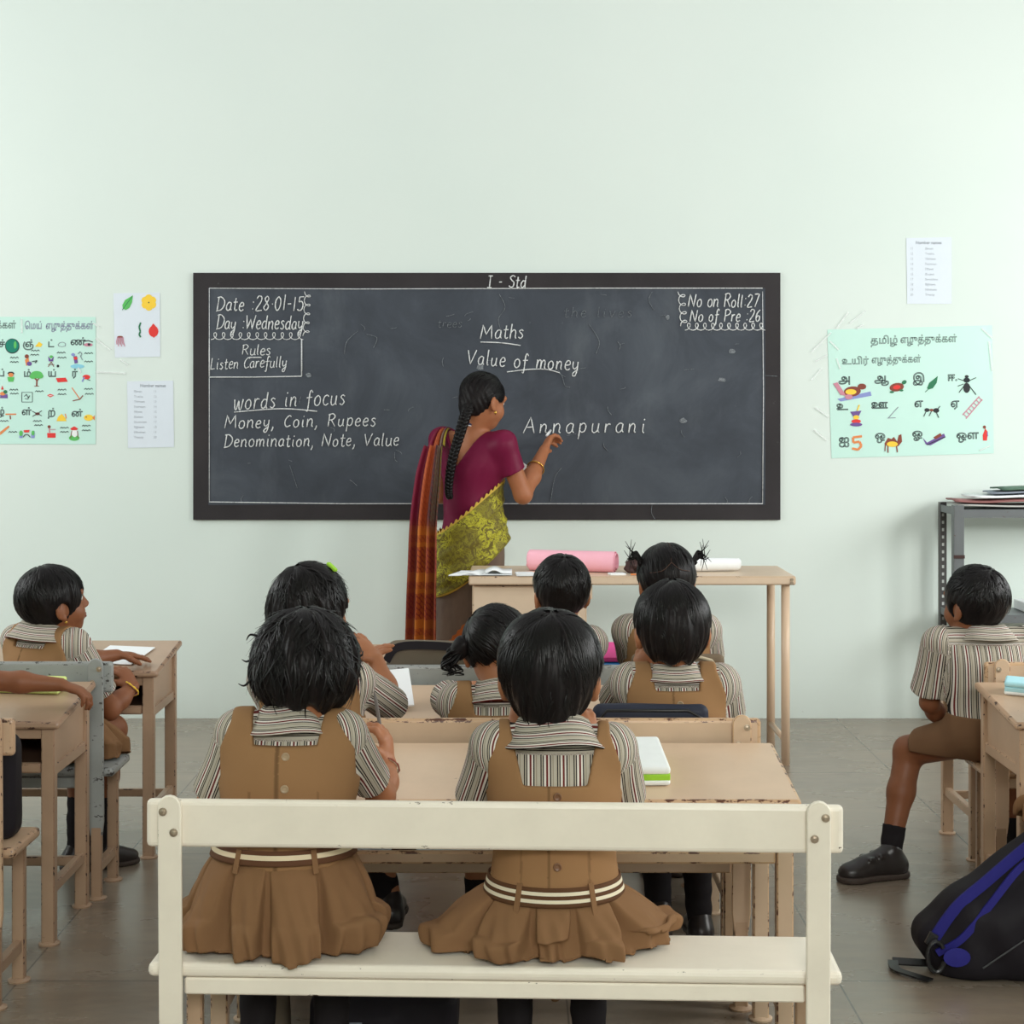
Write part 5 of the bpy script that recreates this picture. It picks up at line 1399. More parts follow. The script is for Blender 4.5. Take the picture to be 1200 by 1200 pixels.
def sheet(label, cat, name, corners, m, thick=0.0008, nx=10, nz=10, ripple=0.0012, seed=0):
    """a paper sheet fixed to the wall; corners in picture order tl, tr, br, bl"""
    q = [wall_xy(*c) for c in corners]
    cx, cz = sum(a for a, _ in q)/4, sum(b for _, b in q)/4
    t = thing(name, label, cat, (cx, WY, cz))
    v = []
    for j in range(nz + 1):
        for i in range(nx + 1):
            u, w = i/nx, j/nz
            x = (q[0][0]*(1-u) + q[1][0]*u)*(1-w) + (q[3][0]*(1-u) + q[2][0]*u)*w
            z = (q[0][1]*(1-u) + q[1][1]*u)*(1-w) + (q[3][1]*(1-u) + q[2][1]*u)*w
            v.append((x - cx, -0.0008, z - cz))
    o = np_mesh('paper', np.array(v), grid_faces(nx+1, nz+1), M[m], t, smooth=False)
    solidify(o, thick, 0)
    return t, (cx, WY, cz)

def ell_px(cx, cy, rx, ry, rot=0, n=16):
    return [(cx + rx*math.cos(a)*math.cos(rot) - ry*math.sin(a)*math.sin(rot), cy + rx*math.cos(a)*math.sin(rot) + ry*math.sin(a)*math.cos(rot)) for a in [2*PI*k/n for k in range(n)]]
def line_px(pts, w=0.6):
    out = []
    for a, b in zip(pts, pts[1:]):
        d = math.hypot(b[0]-a[0], b[1]-a[1]) or 1; nx, ny = -(b[1]-a[1])/d*w/2, (b[0]-a[0])/d*w/2
        out.append([(a[0]+nx, a[1]+ny), (b[0]+nx, b[1]+ny), (b[0]-nx, b[1]-ny), (a[0]-nx, a[1]-ny)])
    return out
def drawing(parent, org, name, shapes):
    """flat coloured shapes; shapes = [(material, polygon or list of polygons)]"""
    mb = MB(); mats = []; lay = 0
    for m, polys in shapes:
        if M[m] not in mats: mats.append(M[m])
        if isinstance(polys[0][0], (int, float)): polys = [polys]
        lay += 1
        for p in polys:
            lay += 0.3
            v = [(wall_xy(*q)[0] - org[0], -0.0024 - 0.00025*lay, wall_xy(*q)[1] - org[2]) for q in p]
            n = len(v)
            mb.add(v + [(a, -0.0015, c) for a, _, c in v], [tuple(range(n)), tuple(range(2*n-1, n-1, -1))] + [(i, n+i, n+(i+1) % n, (i+1) % n) for i in range(n)], mats.index(M[m]))
    return mb.build(name, mats, parent)
def tape(parent, org, a, b, w=2.2):
    (x0, z0), (x1, z1) = wall_xy(*a), wall_xy(*b)
    c = ((x0+x1)/2 - org[0], -0.0042, (z0+z1)/2 - org[2]); L = math.hypot(x1-x0, z1-z0)
    MB().box(c, (L, 0.0006, w/268), Matrix.Rotation(-math.atan2(z1-z0, x1-x0), 3, 'Y')).build('tape_strip', M['tape'], parent)

rc = lambda x, y: (950 + x*.25, 260 + y*.25)
t, g = sheet('large mint alphabet chart with squirrel, tortoise and ladder drawings, right of the blackboard', 'chart', 'alphabet_chart', [rc(78, 505), rc(850, 485), rc(858, 1085), rc(98, 1108)], 'poster_mint')
def rt_(s, x, y, h, m='ink_dark', **k): wtext(t, g, s, *rc(x, y), h, m, tilt=0.02, **{'weight': .02, **k})
rt_('தமிழ்', 280, 572, 8.5); rt_('எழுத்துக்கள்', 420, 568, 8.5, squeeze=.82)
rt_('உயிர்', 145, 668, 8); rt_('எழுத்துக்கள்', 285, 662, 8, squeeze=.76)
for s, x, y in (('அ', 130, 755), ('ஆ', 298, 752), ('இ', 478, 750), ('ஈ.', 640, 745), ('உ', 120, 882), ('ஊ', 283, 875), ('எ', 485, 868), ('ஏ', 655, 868), ('ஐ', 130, 1040), ('ஒ', 300, 1020), ('ஓ', 475, 1010), ('ஔ', 682, 1018)):
    rt_(s, x, y, 9.5, weight=.028)
P = lambda *q: [rc(*a) for a in q]
E_ = lambda x, y, a, b, r=0, n=16: ell_px(*rc(x, y), a*.25, b*.25, r, n)
Ln = lambda q, w=3: line_px([rc(*a) for a in q], w*.25)
drawing(t, g, 'squirrel_drawing', [('d_blue', P((125, 830), (280, 795), (285, 815), (140, 842))), ('d_brown', E_(195, 795, 40, 24, -.1)), ('d_yellow', E_(188, 797, 26, 13)), ('d_brown', E_(240, 772, 20, 14)), ('d_brown', P((220, 770), (232, 758), (240, 772))), ('d_pink', P((105, 758), (125, 752), (150, 790), (165, 815), (140, 812))), ('d_pink', E_(178, 820, 18, 12))])
drawing(t, g, 'tortoise_drawing', [('d_brown', E_(403, 775, 34, 20, -.15)), ('d_red', E_(403, 775, 18, 10, -.15)), ('d_dkgreen', E_(438, 752, 12, 9, -.6)), ('d_dkgreen', E_(380, 798, 10, 5)), ('d_dkgreen', E_(425, 790, 9, 5))])
drawing(t, g, 'leaf_drawing', [('d_dkgreen', P((545, 780), (555, 755), (580, 735), (596, 722), (590, 755), (572, 780), (552, 786))), ('d_dkgreen', Ln([(552, 784), (536, 798)]))])
drawing(t, g, 'fly_drawing', [('d_black', E_(731, 778, 16, 24)), ('ink_dark', E_(731, 742, 15, 12)), ('d_black', E_(731, 725, 9, 7)), ('ink_dark', Ln([(720, 745), (690, 735)]) + Ln([(742, 745), (775, 730)]) + Ln([(718, 770), (695, 800)]) + Ln([(744, 770), (775, 810)]) + Ln([(716, 760), (690, 770)]))])
drawing(t, g, 'mortar_drawing', [('d_violet', P((185, 890), (238, 885), (225, 910), (198, 912))), ('d_yellow', E_(213, 916, 14, 10)), ('d_red', E_(213, 935, 22, 10)), ('d_violet', E_(213, 950, 28, 9)), ('d_yellow', Ln([(218, 885), (228, 858)], 6))])
drawing(t, g, 'needle_drawing', [('ink_grey', Ln([(365, 918), (410, 868)]) + Ln([(360, 920), (398, 918)]))])
drawing(t, g, 'ant_drawing', [('d_black', E_(545, 882, 12, 9)), ('d_brown', E_(566, 882, 10, 6)), ('d_black', E_(588, 884, 14, 11)), ('ink_dark', Ln([(540, 890), (530, 912)]) + Ln([(566, 888), (555, 910)]) + Ln([(590, 894), (600, 918)]) + Ln([(596, 876), (606, 864)]))])
drawing(t, g, 'ladder_drawing', [('d_pink', Ln([(712, 905), (790, 818)], 5) + Ln([(728, 922), (804, 832)], 5) + [q for k in range(7) for q in Ln([(716 + k*12, 900 - k*13), (732 + k*12, 916 - k*13)], 4)])])
drawing(t, g, 'figure_five_drawing', [('d_orange', Ln([(240, 1005), (198, 1010), (200, 1035), (228, 1030), (238, 1050), (222, 1068), (194, 1062)], 11))])
drawing(t, g, 'camel_drawing', [('d_brown', P((345, 1040), (362, 1012), (378, 1018), (390, 1008), (405, 1030), (412, 1000), (425, 995), (428, 1030), (410, 1052), (360, 1052))), ('d_yellow', E_(382, 1042, 26, 13)), ('d_brown', Ln([(362, 1050), (362, 1082)], 5) + Ln([(402, 1050), (406, 1080)], 5) + Ln([(350, 1040), (348, 1075)], 4))])
drawing(t, g, 'boat_drawing', [('d_violet', P((525, 1012), (545, 1035), (625, 992), (632, 1010), (560, 1048), (540, 1044))), ('d_brown', P((575, 1010), (608, 990), (615, 1002), (585, 1020))), ('d_black', Ln([(545, 1045), (630, 1008)], 4))])
drawing(t, g, 'woman_drawing', [('d_red', P((806, 1000), (818, 968), (830, 985), (826, 1025), (808, 1025))), ('d_brown', E_(814, 962, 7, 8)), ('d_blue', Ln([(828, 985), (830, 1005)], 4))])
for a, b in (((1, 612), (95, 520)), ((20, 655), (75, 625)), ((0, 745), (50, 690)), ((120, 500), (175, 425)), ((180, 478), (255, 418)), ((215, 500), (245, 482)), ((20, 870), (85, 915)), ((15, 975), (75, 1025)), ((90, 560), (130, 600)), ((800, 500), (850, 545)), ((835, 560), (850, 700)), ((790, 1072), (840, 1050)), ((120, 640), (138, 690))):
    tape(t, g, rc(*a), rc(*b))

t, g = sheet('pale blue printed sheet of number names, high above the mint vowel chart', 'sheet', 'number_sheet', [(1062, 279), (1115, 278), (1115, 356), (1063, 356)], 'paper_blue')
wtext(t, g, 'Number names', 1073, 286, 3.6, 'ink_grey', 'heading', .02)
WORDS = ['Eleven', 'Twelve', 'Thirteen', 'Fourteen', 'Fifteen', 'Sixteen', 'Seventeen', 'Eighteen', 'Nineteen', 'Twenty']
for k, w in enumerate(WORDS):
    wtext(t, g, w, 1084, 292.5 + k*6.0, 2.7, 'ink_grey', 'printed_line', .012); wtext(t, g, str(11 + k), 1066.5, 292.5 + k*6.0, 2.7, 'ink_grey', 'printed_line', .012)
t, g = sheet('pale blue sheet of number names below the leaf and flower picture', 'sheet', 'number_sheet', [(149, 447), (203, 446), (204, 524), (150, 525)], 'paper_blue')
wtext(t, g, 'Number names', 164, 453.5, 3.6, 'ink_grey', 'heading', .02)
for k, w in enumerate(WORDS):
    wtext(t, g, w, 157, 460 + k*5.95, 2.7, 'ink_grey', 'printed_line', .012); wtext(t, g, str(11 + k), 180, 460 + k*5.95, 2.7, 'ink_grey', 'printed_line', .012)

lc = lambda x, y: (x*.1833, 330 + y*.1833)
P = lambda *q: [lc(*a) for a in q]
E_ = lambda x, y, a, b, r=0, n=16: ell_px(*lc(x, y), a*.1833, b*.1833, r, n)
Ln = lambda q, w=3: line_px([lc(*a) for a in q], w*.1833)
t, g = sheet('white sheet with a painted leaf, yellow flower and red fruit, left of the blackboard', 'picture', 'picture_sheet', [lc(725, 75), lc(1022, 70), lc(1025, 480), lc(735, 486)], 'paper_blue')
drawing(t, g, 'leaf_drawing', [('d_green', P((783, 150), (800, 118), (850, 88), (845, 130), (828, 168), (805, 182), (786, 172))), ('d_dkgreen', Ln([(782, 182), (848, 92)], 4))])
drawing(t, g, 'flower_drawing', [('d_yellow', [E_(952 + 26*math.cos(k*PI/3 + .5), 134 + 28*math.sin(k*PI/3 + .5), 24, 24) for k in range(6)]), ('d_yellow', E_(952, 134, 30, 30)), ('d_black', E_(952, 134, 4, 5))])
drawing(t, g, 'worm_drawing', [('d_dkgreen', Ln([(900, 262), (890, 290), (898, 320), (890, 338), (900, 356)], 10))])
drawing(t, g, 'fruit_drawing', [('d_red', [E_(982, 318, 31, 36), P((968, 285), (980, 268), (996, 285)), P((970, 345), (984, 360), (998, 345))])])
drawing(t, g, 'root_drawing', [('d_brown', E_(768, 354, 18, 7)), ('d_pink', [q for k in range(6) for q in Ln([(752 + k*7, 356), (745 + k*9, 385), (748 + k*10, 402 + 12*(k % 2))], 4)])])

t, g = sheet('large mint alphabet chart cut off at left, with a green ball and tree', 'chart', 'alphabet_chart', [(-95, 371), lc(612, 226), lc(612, 1040), (-95, 520)], 'poster_mint')
wtext(t, g, 'எழுத்துக்கள்', -42, lc(0, 298)[1], 8.2, 'ink_dark', squeeze=.78, weight=.02)
wtext(t, g, 'ெமய்', *lc(158, 302), 8.2, 'ink_violet', squeeze=.68, weight=.02); wtext(t, g, 'எழுத்துக்கள்', *lc(292, 302), 8.2, 'ink_violet', squeeze=.72, weight=.02)
for s, x, y in (('ஞ்', 145, 418), ('ட்', 305, 418), ('ண்', 450, 405), ('ம்', 150, 608), ('ய்', 305, 608), ('ர்', 458, 606), ('ள்', 138, 852), ('ற்', 305, 856), ('ன்', 456, 862), ('ச்', -10, 418), ('ப்', -14, 605), ('ழ்', -20, 850)):
    wtext(t, g, s, *lc(x, y), 8, 'ink_dark', weight=.028)
for x, y in ((200, 445), (195, 472), (365, 458), (370, 490), (540, 462), (540, 515), (65, 490), (65, 518), (62, 695), (65, 720), (225, 705), (370, 695), (370, 724), (540, 690), (545, 722), (212, 895), (220, 922), (385, 938), (385, 965), (525, 925), (525, 955), (55, 965), (0, 895)):
    drawing(t, g, 'small_word', [('ink_dark', Ln([(x, y), (x + 9, y - 9), (x + 16, y), (x + 26, y - 8), (x + 34, y), (x + 46, y - 9), (x + 54, y - 1)], 3.4))])
drawing(t, g, 'ball_drawing', [('ink_dark', E_(79, 412, 46, 48, 0, 24)), ('d_teal', E_(79, 411, 42, 43, 0, 24)), ('d_green', E_(98, 405, 9, 24))])
drawing(t, g, 'lamp_drawing', [('d_yellow', P((225, 415), (250, 385), (272, 400), (262, 418)))])
drawing(t, g, 'plate_drawing', [('ink_grey', Ln([(372, 402), (384, 390), (402, 387), (420, 396), (418, 412), (396, 416), (376, 412), (372, 402)]))])
drawing(t, g, 'eye_drawing', [('d_pink', E_(565, 404, 28, 11)), ('d_black', Ln([(538, 382), (565, 377), (594, 387)], 6)), ('d_black', E_(570, 402, 10, 8))])
drawing(t, g, 'seated_figure_drawing', [('d_orange', P((160, 500), (182, 486), (192, 530), (168, 538))), ('d_violet', E_(188, 525, 16, 14)), ('d_brown', E_(172, 478, 13, 13)), ('d_black', Ln([(205, 512), (238, 505), (225, 520)], 5))])
drawing(t, g, 'parrot_drawing', [('d_violet', P((308, 478), (328, 500), (345, 478), (340, 510), (312, 510))), ('d_green', E_(328, 480, 11, 9)), ('d_brown', Ln([(328, 512), (308, 545)]) + Ln([(328, 512), (345, 545)]) + Ln([(308, 530), (348, 530)]))])
drawing(t, g, 'pot_drawing', [('d_black', E_(371, 540, 8, 9))])
drawing(t, g, 'bather_drawing', [('d_sky', E_(495, 542, 44, 14)), ('d_violet', P((470, 478), (492, 475), (498, 520), (478, 525))), ('d_blue', E_(468, 467, 12, 10)), ('d_red', E_(484, 490, 12, 10)), ('ink_grey', Ln([(498, 462), (512, 448), (524, 460), (515, 478), (528, 500)]))])
drawing(t, g, 'boy_drawing', [('d_green', P((48, 610), (92, 610), (86, 640), (54, 640))), ('d_orange', E_(70, 596, 17, 14)), ('d_black', Ln([(52, 590), (60, 580), (80, 580), (90, 590)], 8))])
drawing(t, g, 'tree_drawing', [('d_brown', Ln([(235, 668), (236, 630), (215, 610)], 9) + Ln([(236, 635), (256, 612)], 6) + Ln([(220, 668), (250, 668)], 4)), ('d_green', [E_(235, 595, 38, 24), E_(212, 607, 22, 15), E_(256, 604, 22, 16)])])
drawing(t, g, 'brick_drawing', [('d_red', P((358, 617), (420, 614), (434, 640), (370, 644)))])
drawing(t, g, 'pump_drawing', [('d_red', E_(553, 610, 24, 15)), ('d_blue', Ln([(540, 610), (526, 640)], 9)), ('d_black', Ln([(560, 625), (578, 632)], 4))])
drawing(t, g, 'temple_drawing', [('d_violet', P((0, 745), (2, 725), (48, 720), (50, 746))), ('d_orange', E_(18, 716, 18, 12)), ('d_dkgreen', E_(35, 705, 12, 12)), ('d_red', P((8, 690), (16, 665), (24, 690)))])
drawing(t, g, 'map_drawing', [('ink_dark', Ln([(140, 708), (208, 708), (208, 770), (140, 770), (140, 708)])), ('ink_dark', Ln([(155, 735), (170, 720), (180, 742), (192, 728), (178, 752), (160, 748)]))])
drawing(t, g, 'mouth_drawing', [('d_red', P((302, 727), (322, 718), (346, 727), (322, 740))), ('d_white', P((310, 727), (340, 727), (322, 732)))])
drawing(t, g, 'hoe_drawing', [('d_orange', Ln([(460, 678), (512, 752)], 6)), ('d_brown', Ln([(466, 762), (512, 752), (530, 728)], 6))])
drawing(t, g, 'tap_drawing', [('d_orange', Ln([(36, 848), (104, 848)], 9)), ('d_brown', Ln([(65, 856), (68, 880)], 7))])
drawing(t, g, 'crab_drawing', [('d_brown', E_(240, 845, 15, 9)), ('d_black', Ln([(206, 828), (240, 845), (268, 825)], 4) + Ln([(208, 862), (240, 845), (268, 858)], 4))])
drawing(t, g, 'sun_hill_drawing', [('d_yellow', P((362, 892), (372, 865), (395, 845), (415, 868), (426, 892))), ('d_orange', Ln([(418, 845), (424, 875)], 6))])
drawing(t, g, 'fish_drawing', [('d_yellow', E_(567, 870, 30, 20)), ('d_orange', P((590, 870), (606, 855), (606, 888))), ('d_brown', E_(552, 866, 4, 4))])
drawing(t, g, 'bugle_drawing', [('d_orange', P((0, 962), (55, 920), (62, 930), (18, 968), (0, 982)))])
drawing(t, g, 'bridge_drawing', [('d_blue', P((125, 1000), (125, 962), (145, 975), (145, 1000))), ('d_blue', P((200, 1000), (200, 975), (222, 955), (222, 1000))), ('d_green', E_(135, 970, 11, 18)), ('d_green', E_(212, 968, 10, 16)), ('d_red', P((152, 950), (190, 948), (186, 964), (156, 964))), ('ink_dark', Ln([(150, 995), (160, 978), (180, 978), (195, 995)], 4))])
drawing(t, g, 'potter_drawing', [('d_red', P((302, 968), (356, 968), (356, 998), (304, 998))), ('d_brown', E_(315, 928, 10, 10)), ('d_pink', Ln([(316, 938), (318, 965)], 8) + Ln([(318, 945), (356, 945)], 4))])
drawing(t, g, 'farmer_drawing', [('d_green', E_(475, 1000, 34, 18)), ('d_white', E_(478, 970, 18, 24)), ('d_red', P((450, 940), (475, 925), (500, 940), (490, 950), (458, 950))), ('d_brown', Ln([(460, 955), (452, 1000)], 4) + Ln([(496, 955), (500, 998)], 4))])
for a, b in (((612, 365), (710, 440)), ((770, 500), (822, 534)), ((615, 578), (805, 588)), ((595, 265), (638, 292)), ((140, 240), (142, 330)), ((500, 550), (520, 585))): tape(t, g, lc(*a), lc(*b))
flush_text()

# ---------------------------------------------------------------- things on the teacher's table
TZ = 0.7205
def rolled(name, label, cat, c, L, r0, r1, turns, m, rz=0.0, flap=0.0, taper=0.0, squash=1.0, nx=12):
    n = 90; v = []
    for i in range(nx + 1):
        u = i/nx; x = (u - .5)*L
        for k in range(n + 1):
            q = k/n; a = -PI/2 - 2*PI*turns*q + .9; r = (r1 + (r0 - r1)*q)*(1 - taper*u)
            v.append((x + (0.012*q if u > .5 else -0.012*q), r*math.cos(a), r*math.sin(a)*squash))
    v = np.array(v); v[:, 2] -= v[:, 2].min()
    o = np_mesh(name, v, grid_faces(n + 1, nx + 1), M[m], None)
    o.location = c; o.rotation_euler = (0, 0, rz)
    solidify(o, .0012, 0); o.modifiers.new('edges', 'EDGE_SPLIT').split_angle = R(50)
    return tag(o, label, cat)
rolled('paper_roll', 'thick loosely rolled pink chart paper lying on the teacher\'s table', 'paper roll', (.235, 6.31, TZ + .001), .335, .030, .046, 2.3, 'roll_pink', R(-15), squash=.92)
rolled('paper_roll', 'white paper roll on the teacher\'s table, behind the spiky pigtails', 'paper roll', (.78, 6.30, TZ + .001), .20, .018, .029, 2.0, 'paper', R(5), taper=.15)
t = thing('exercise_book', 'open white exercise book hanging over the table\'s left end', 'book', (-.10, 6.21, TZ + .003))
for sx, w in ((-1, .12), (1, .10)):
    v = []
    for j in range(3):
        for i in range(13):
            u = i/12; v.append((sx*u*w + (.02 if sx < 0 else .0)*(j-1), (j - 1)*.075 + (.012*u*sx), .002 + .012*math.sin(min(1, u*1.6)*PI)**1.2*(1 if sx > 0 else .6) + (.003 if sx > 0 else .0)))
    o = np_mesh('page', np.array(v), grid_faces(13, 3), M['paper'], t); solidify(o, .004, 1)
MB().box((0, 0, .0012), (.2, .16, .002)).build('cover', M['paper'], t)
o = tag(MB().box((0, 0, .004), (.07, .09, .008)).build('small_notebook', [M['paper'], M['dark_brown']], None, .001), 'small dark-edged notebook against the left end of the pink roll', 'notebook'); o.location = (.050, 6.172, TZ); o.rotation_euler = (0, 0, .08)
v, f = surface([Ell((.475, 6.25, TZ + .032), (.032, .028, .030), k=.01), Ell((.455, 6.24, TZ + .020), (.024, .022, .019), k=.01), Ell((.49, 6.24, TZ + .05), (.016, .015, .016), k=.01)], .003, (lambda x, y, z: TZ + .0008 - z + 0*x,), lambda x, y, z: .004*np.sin(150*x + 60*z)*np.sin(120*y + 1) + .003*np.sin(190*z + 80*x))
tag(np_mesh('duster', v, f, M['dark_brown'], None), 'crumpled dark brown cloth duster beside the left pigtail', 'duster')
for k, (x, y, m_, rz) in enumerate(((.40, 6.185, 'paper', .2), (.505, 6.19, 'news_grey', -.2))):
    o = MB().box((0, 0, .003), (.06, .05, .006)).build('paper_slip', M[m_], None, .001); o.location = (x, y, TZ); o.rotation_euler = (0, 0, rz)
    tag(o, ('small white paper slip between the pink roll and the brown duster', 'small greyish paper slip in front of the brown duster')[k], 'paper')
tag(MB().tube([(.45, 6.148, TZ + .0045), (.52, 6.142, TZ + .0045)], .0035, 6).build('pencil', M['d_orange'], None), 'orange pencil lying on the teacher\'s table in front of the duster', 'pencil')

# newspapers on the rack
for k, (x, w, d, m_, z, rz, lab) in enumerate(((2.27, .78, .22, 'news_grey', .0, .02, 'grey newspaper at the bottom of the pile on the steel rack'), (2.13, .52, .20, 'news_red', .012, -.06, 'reddish newspaper with curled corner on the steel rack'), (2.25, .62, .20, 'paper', .022, .05, 'white newspaper in the middle of the rack pile'), (2.31, .56, .19, 'news_blue', .032, -.03, 'bluish newspaper near the top of the rack pile'), (2.33, .54, .18, 'news_green', .042, .03, 'dark green folder topmost on the steel rack'))):
    v = []
    for j in range(5):
        for i in range(21):
            u, w_ = i/20 - .5, j/4 - .5
            v.append((u*w, w_*d, .003*math.sin(9*u + k) + .003*math.sin(7*w_ + 2*k) + .004))
    o = np_mesh('newspaper', np.array(v), grid_faces(21, 5), M[m_], None); solidify(o, .007, 0)
    o.location = (x, 6.90, .9425 + z*1.7); o.rotation_euler = (0, 0, rz); tag(o, lab, 'newspaper', 'newspapers on the steel rack')
o = MB().box((0, 0, .02), (.55, .20, .04)).build('paper_stack', M['paper'], None, .004); o.location = (2.44, 6.90, .4935); tag(o, 'stack of white paper on the lower rack shelf', 'paper')

# ---------------------------------------------------------------- things on the desks
def pencil_case(label, loc, rz, w, l, h, m_lid, m_band, m_base, slope):
    t = thing('pencil_case', label, 'pencil case', loc, rz); t.rotation_euler = (Matrix.Rotation(slope, 4, 'X') @ Matrix.Rotation(rz, 4, 'Z')).to_euler()
    MB().box((0, 0, h*.17), (w, l, h*.34)).build('base', M[m_base], t, h*.16, seg=3)
    MB().box((0, 0, h*.44), (w*.985, l*.985, h*.34)).build('band', M[m_band], t, h*.06, seg=2)
    MB().box((0, 0, h*.80), (w, l, h*.42)).build('lid', M[m_lid], t, h*.18, seg=4)
    return t
SL_ = math.atan2(.043, DD)
pencil_case('white pencil case with bright green band on the nearest desk', (.284, 3.435, on_desk(0, .18) + .001), R(2), .078, .205, .040, 'case_white', 'lime', 'case_white', SL_)
pencil_case('pale lime pencil case on the desk at the left edge', (-1.30, 4.345, on_desk(0, .275) + .001), R(84), .07, .20, .032, 'pale_lime', 'pale_lime', 'pale_lime', SL_)
pencil_case('pale blue pencil case on the desk at the right edge', (1.395, 4.30, on_desk(0, .24) + .001), R(70), .07, .17, .036, 'pale_blue', 'pale_blue', 'case_white', SL_)
def slab(name, label, cat, loc, d, m, rz=0, slope=SL_, group=None, bev=.002):
    o = MB().box((0, 0, d[2]/2), d).build(name, M[m] if isinstance(m, str) else [M[x] for x in m], None, bev); o.location = (loc[0], loc[1], loc[2] + (.0015 if slope else 0)); o.rotation_euler = (Matrix.Rotation(slope, 4, 'X') @ Matrix.Rotation(rz, 4, 'Z')).to_euler()
    return tag(o, label, cat, group)
slab('eraser', 'orange eraser on the nearest desk beside the thick dark hair', 'eraser', (-.035, 3.565, on_desk(0, .31) + .0008), (.055, .024, .014), 'eraser_orange')
slab('book', 'blue covered book under the pink one on the front desk', 'book', (.305, 4.94, on_desk(0, .165) + .001), (.115, .19, .014), 'book_blue', .06)
slab('book', 'bright pink book topmost on the front desk', 'book', (.312, 4.945, on_desk(0, .17) + .018), (.115, .18, .014), 'book_pink', .0)
slab('exercise_book', 'white exercise book in front of the two coloured books', 'book', (.30, 4.81, on_desk(0, .035) + .001), (.10, .045, .006), 'paper', .0)
slab('paper_sheet', 'white paper on the desk before the girl in profile', 'paper', (-1.215, 5.03, on_desk(0, .17) + .001), (.15, .20, .003), 'paper', -.15)
slab('exercise_book', 'white exercise book under the arm of the boy in shorts', 'book', (1.395, 4.99, on_desk(0, .16) + .001), (.16, .22, .008), 'paper', .25)
slab('exercise_book', 'white exercise book propped in front of the child with pinned hair', 'book', (-.315, 4.20, on_desk(0, .185) + .036), (.11, .15, .006), 'paper', .15, R(30))
for x, w, lab in ((-.12, .16, 'white papers stuffed in the nearest desk\'s shelf, left of the two-band belt'), (.26, .13, 'white papers in the nearest desk\'s shelf, right of the two-band belt'), (-.30, .10, 'thin white booklet in the nearest desk\'s shelf, right of the mop-haired child')):
    slab('papers', lab, 'papers', (x, 3.40, .4545), (w, .22, .020), 'paper_blue', .05, 0)
slab('papers', 'pale papers inside the left desk\'s dark shelf', 'papers', (-1.35, 5.02, .4545), (.16, .20, .018), 'paper', .1, 0)
tag(MB().tube([(-.268, 3.292, .672), (-.268, 3.297, .704), (-.2775, 3.297, .762), (-.280, 3.296, .776)], [.0038, .0038, .0038, .0010], 7).build('pencil', M['pencil_grey']), 'grey pencil upright in the mop-haired child\'s hand', 'pencil')

# ---------------------------------------------------------------- bags
def bag(name, label, prims, m, cuts=(), res=.005, seed=0, group=None, amp=.003):
    lo = np.min([p.lo for p in prims], 0); hi = np.max([p.hi for p in prims], 0)
    off = V((lo[0]+hi[0])/2, (lo[1]+hi[1])/2, max(0, lo[2]))
    t = thing(name, label, 'bag', tuple(off), group=group)
    v, f = surface(prims, res, cuts, wrinkle(amp, 26, 30, 34, seed))
    np_mesh('shell', v, f, M[m], t, off=off)
    return t, off
def strip(parent, off, pts, w, th, m, name, nn=(0, -1, 0)):
    """flat webbing along pts"""
    c = catmull3(pts, 6); v = []; nn = nrm(nn)
    for i, p in enumerate(c):
        tn = nrm(c[min(i+1, len(c)-1)] - c[max(i-1, 0)]); s = nrm(np.cross(tn, nn)); n2 = np.cross(s, tn)
        for a, b in ((-1, -1), (1, -1), (1, 1), (-1, 1)): v.append(p + s*a*w/2 + n2*b*th/2 - off)
    f = []
    for i in range(len(c)-1):
        for k in range(4): f.append((i*4+k, i*4+(k+1) % 4, (i+1)*4+(k+1) % 4, (i+1)*4+k))
    f += [(3, 2, 1, 0), tuple(len(v)-4+k for k in range(4))]
    return np_mesh(name, np.array(v), np.array(f), M[m], parent, smooth=False)
floor_cut = lambda x, y, z: .002 - z + 0*x

Bq = np.array([V(math.cos(R(38)), 0, math.sin(R(38))), V(0, 1, 0), V(-math.sin(R(38)), 0, math.cos(R(38)))])
t, of = bag('backpack', 'black and blue backpack slumped on the floor at the right edge', [Rbox((1.165, 3.915, .158), (.212, .075, .080), .05, Bq, .03), Rbox((1.195, 3.895, .09), (.140, .085, .10), .05, None, .05), Rbox((1.235, 3.85, .125), (.10, .065, .09), .045, Bq, .04)], 'bag_black', [floor_cut], seed=3)
strip(t, of, [V(.995, 3.847, .085), V(1.05, 3.838, .170), V(1.12, 3.836, .232), V(1.19, 3.840, .290), V(1.245, 3.857, .325)], .026, .007, 'bag_blue', 'shoulder_strap')
strip(t, of, [V(1.005, 3.834, .065), V(1.06, 3.817, .105), V(1.125, 3.814, .185), V(1.19, 3.822, .262), V(1.245, 3.842, .295)], .017, .006, 'bag_blue', 'shoulder_strap')
strip(t, of, [V(1.245, 3.772, .13), V(1.262, 3.775, .19), V(1.29, 3.792, .235)], .026, .006, 'bag_blue', 'trim_band')
MB().lathe([(.001, 0), (.03, .004), (.032, .010), (.001, .012)], M=Matrix.Translation(Vector(V(1.045, 3.817, .063) - of)) @ Matrix.Rotation(PI/2, 4, 'X') @ Matrix.Scale(.7, 4, (0, 1, 0)), n=16).build('strap_patch', M['bag_blue'], t)
MB().tube([Vector(V(1.000 + .020*math.cos(a), 3.822, .060 + .036*math.sin(a)) - of) for a in np.linspace(.6, 2*PI - .3, 18)], .0055, 7).build('strap_ring', M['buckle'], t)
MB().box(tuple(V(.992, 3.834, .098) - of), (.022, .012, .03), Matrix.Rotation(.5, 3, 'Y')).build('buckle', M['buckle'], t, .002)
z_ = MB().box(tuple(V(1.236, 3.762, .168) - of), (.010, .004, .030)).build('zip_pull', M['zip'], t, .001)
MB().tube([Vector(V(1.10 + .022*k, 3.787 - .002*k, .045 + .016*k) - of) for k in range(9)], .0022, 5).build('zip_line', M['zip'] if False else M['buckle'], t)
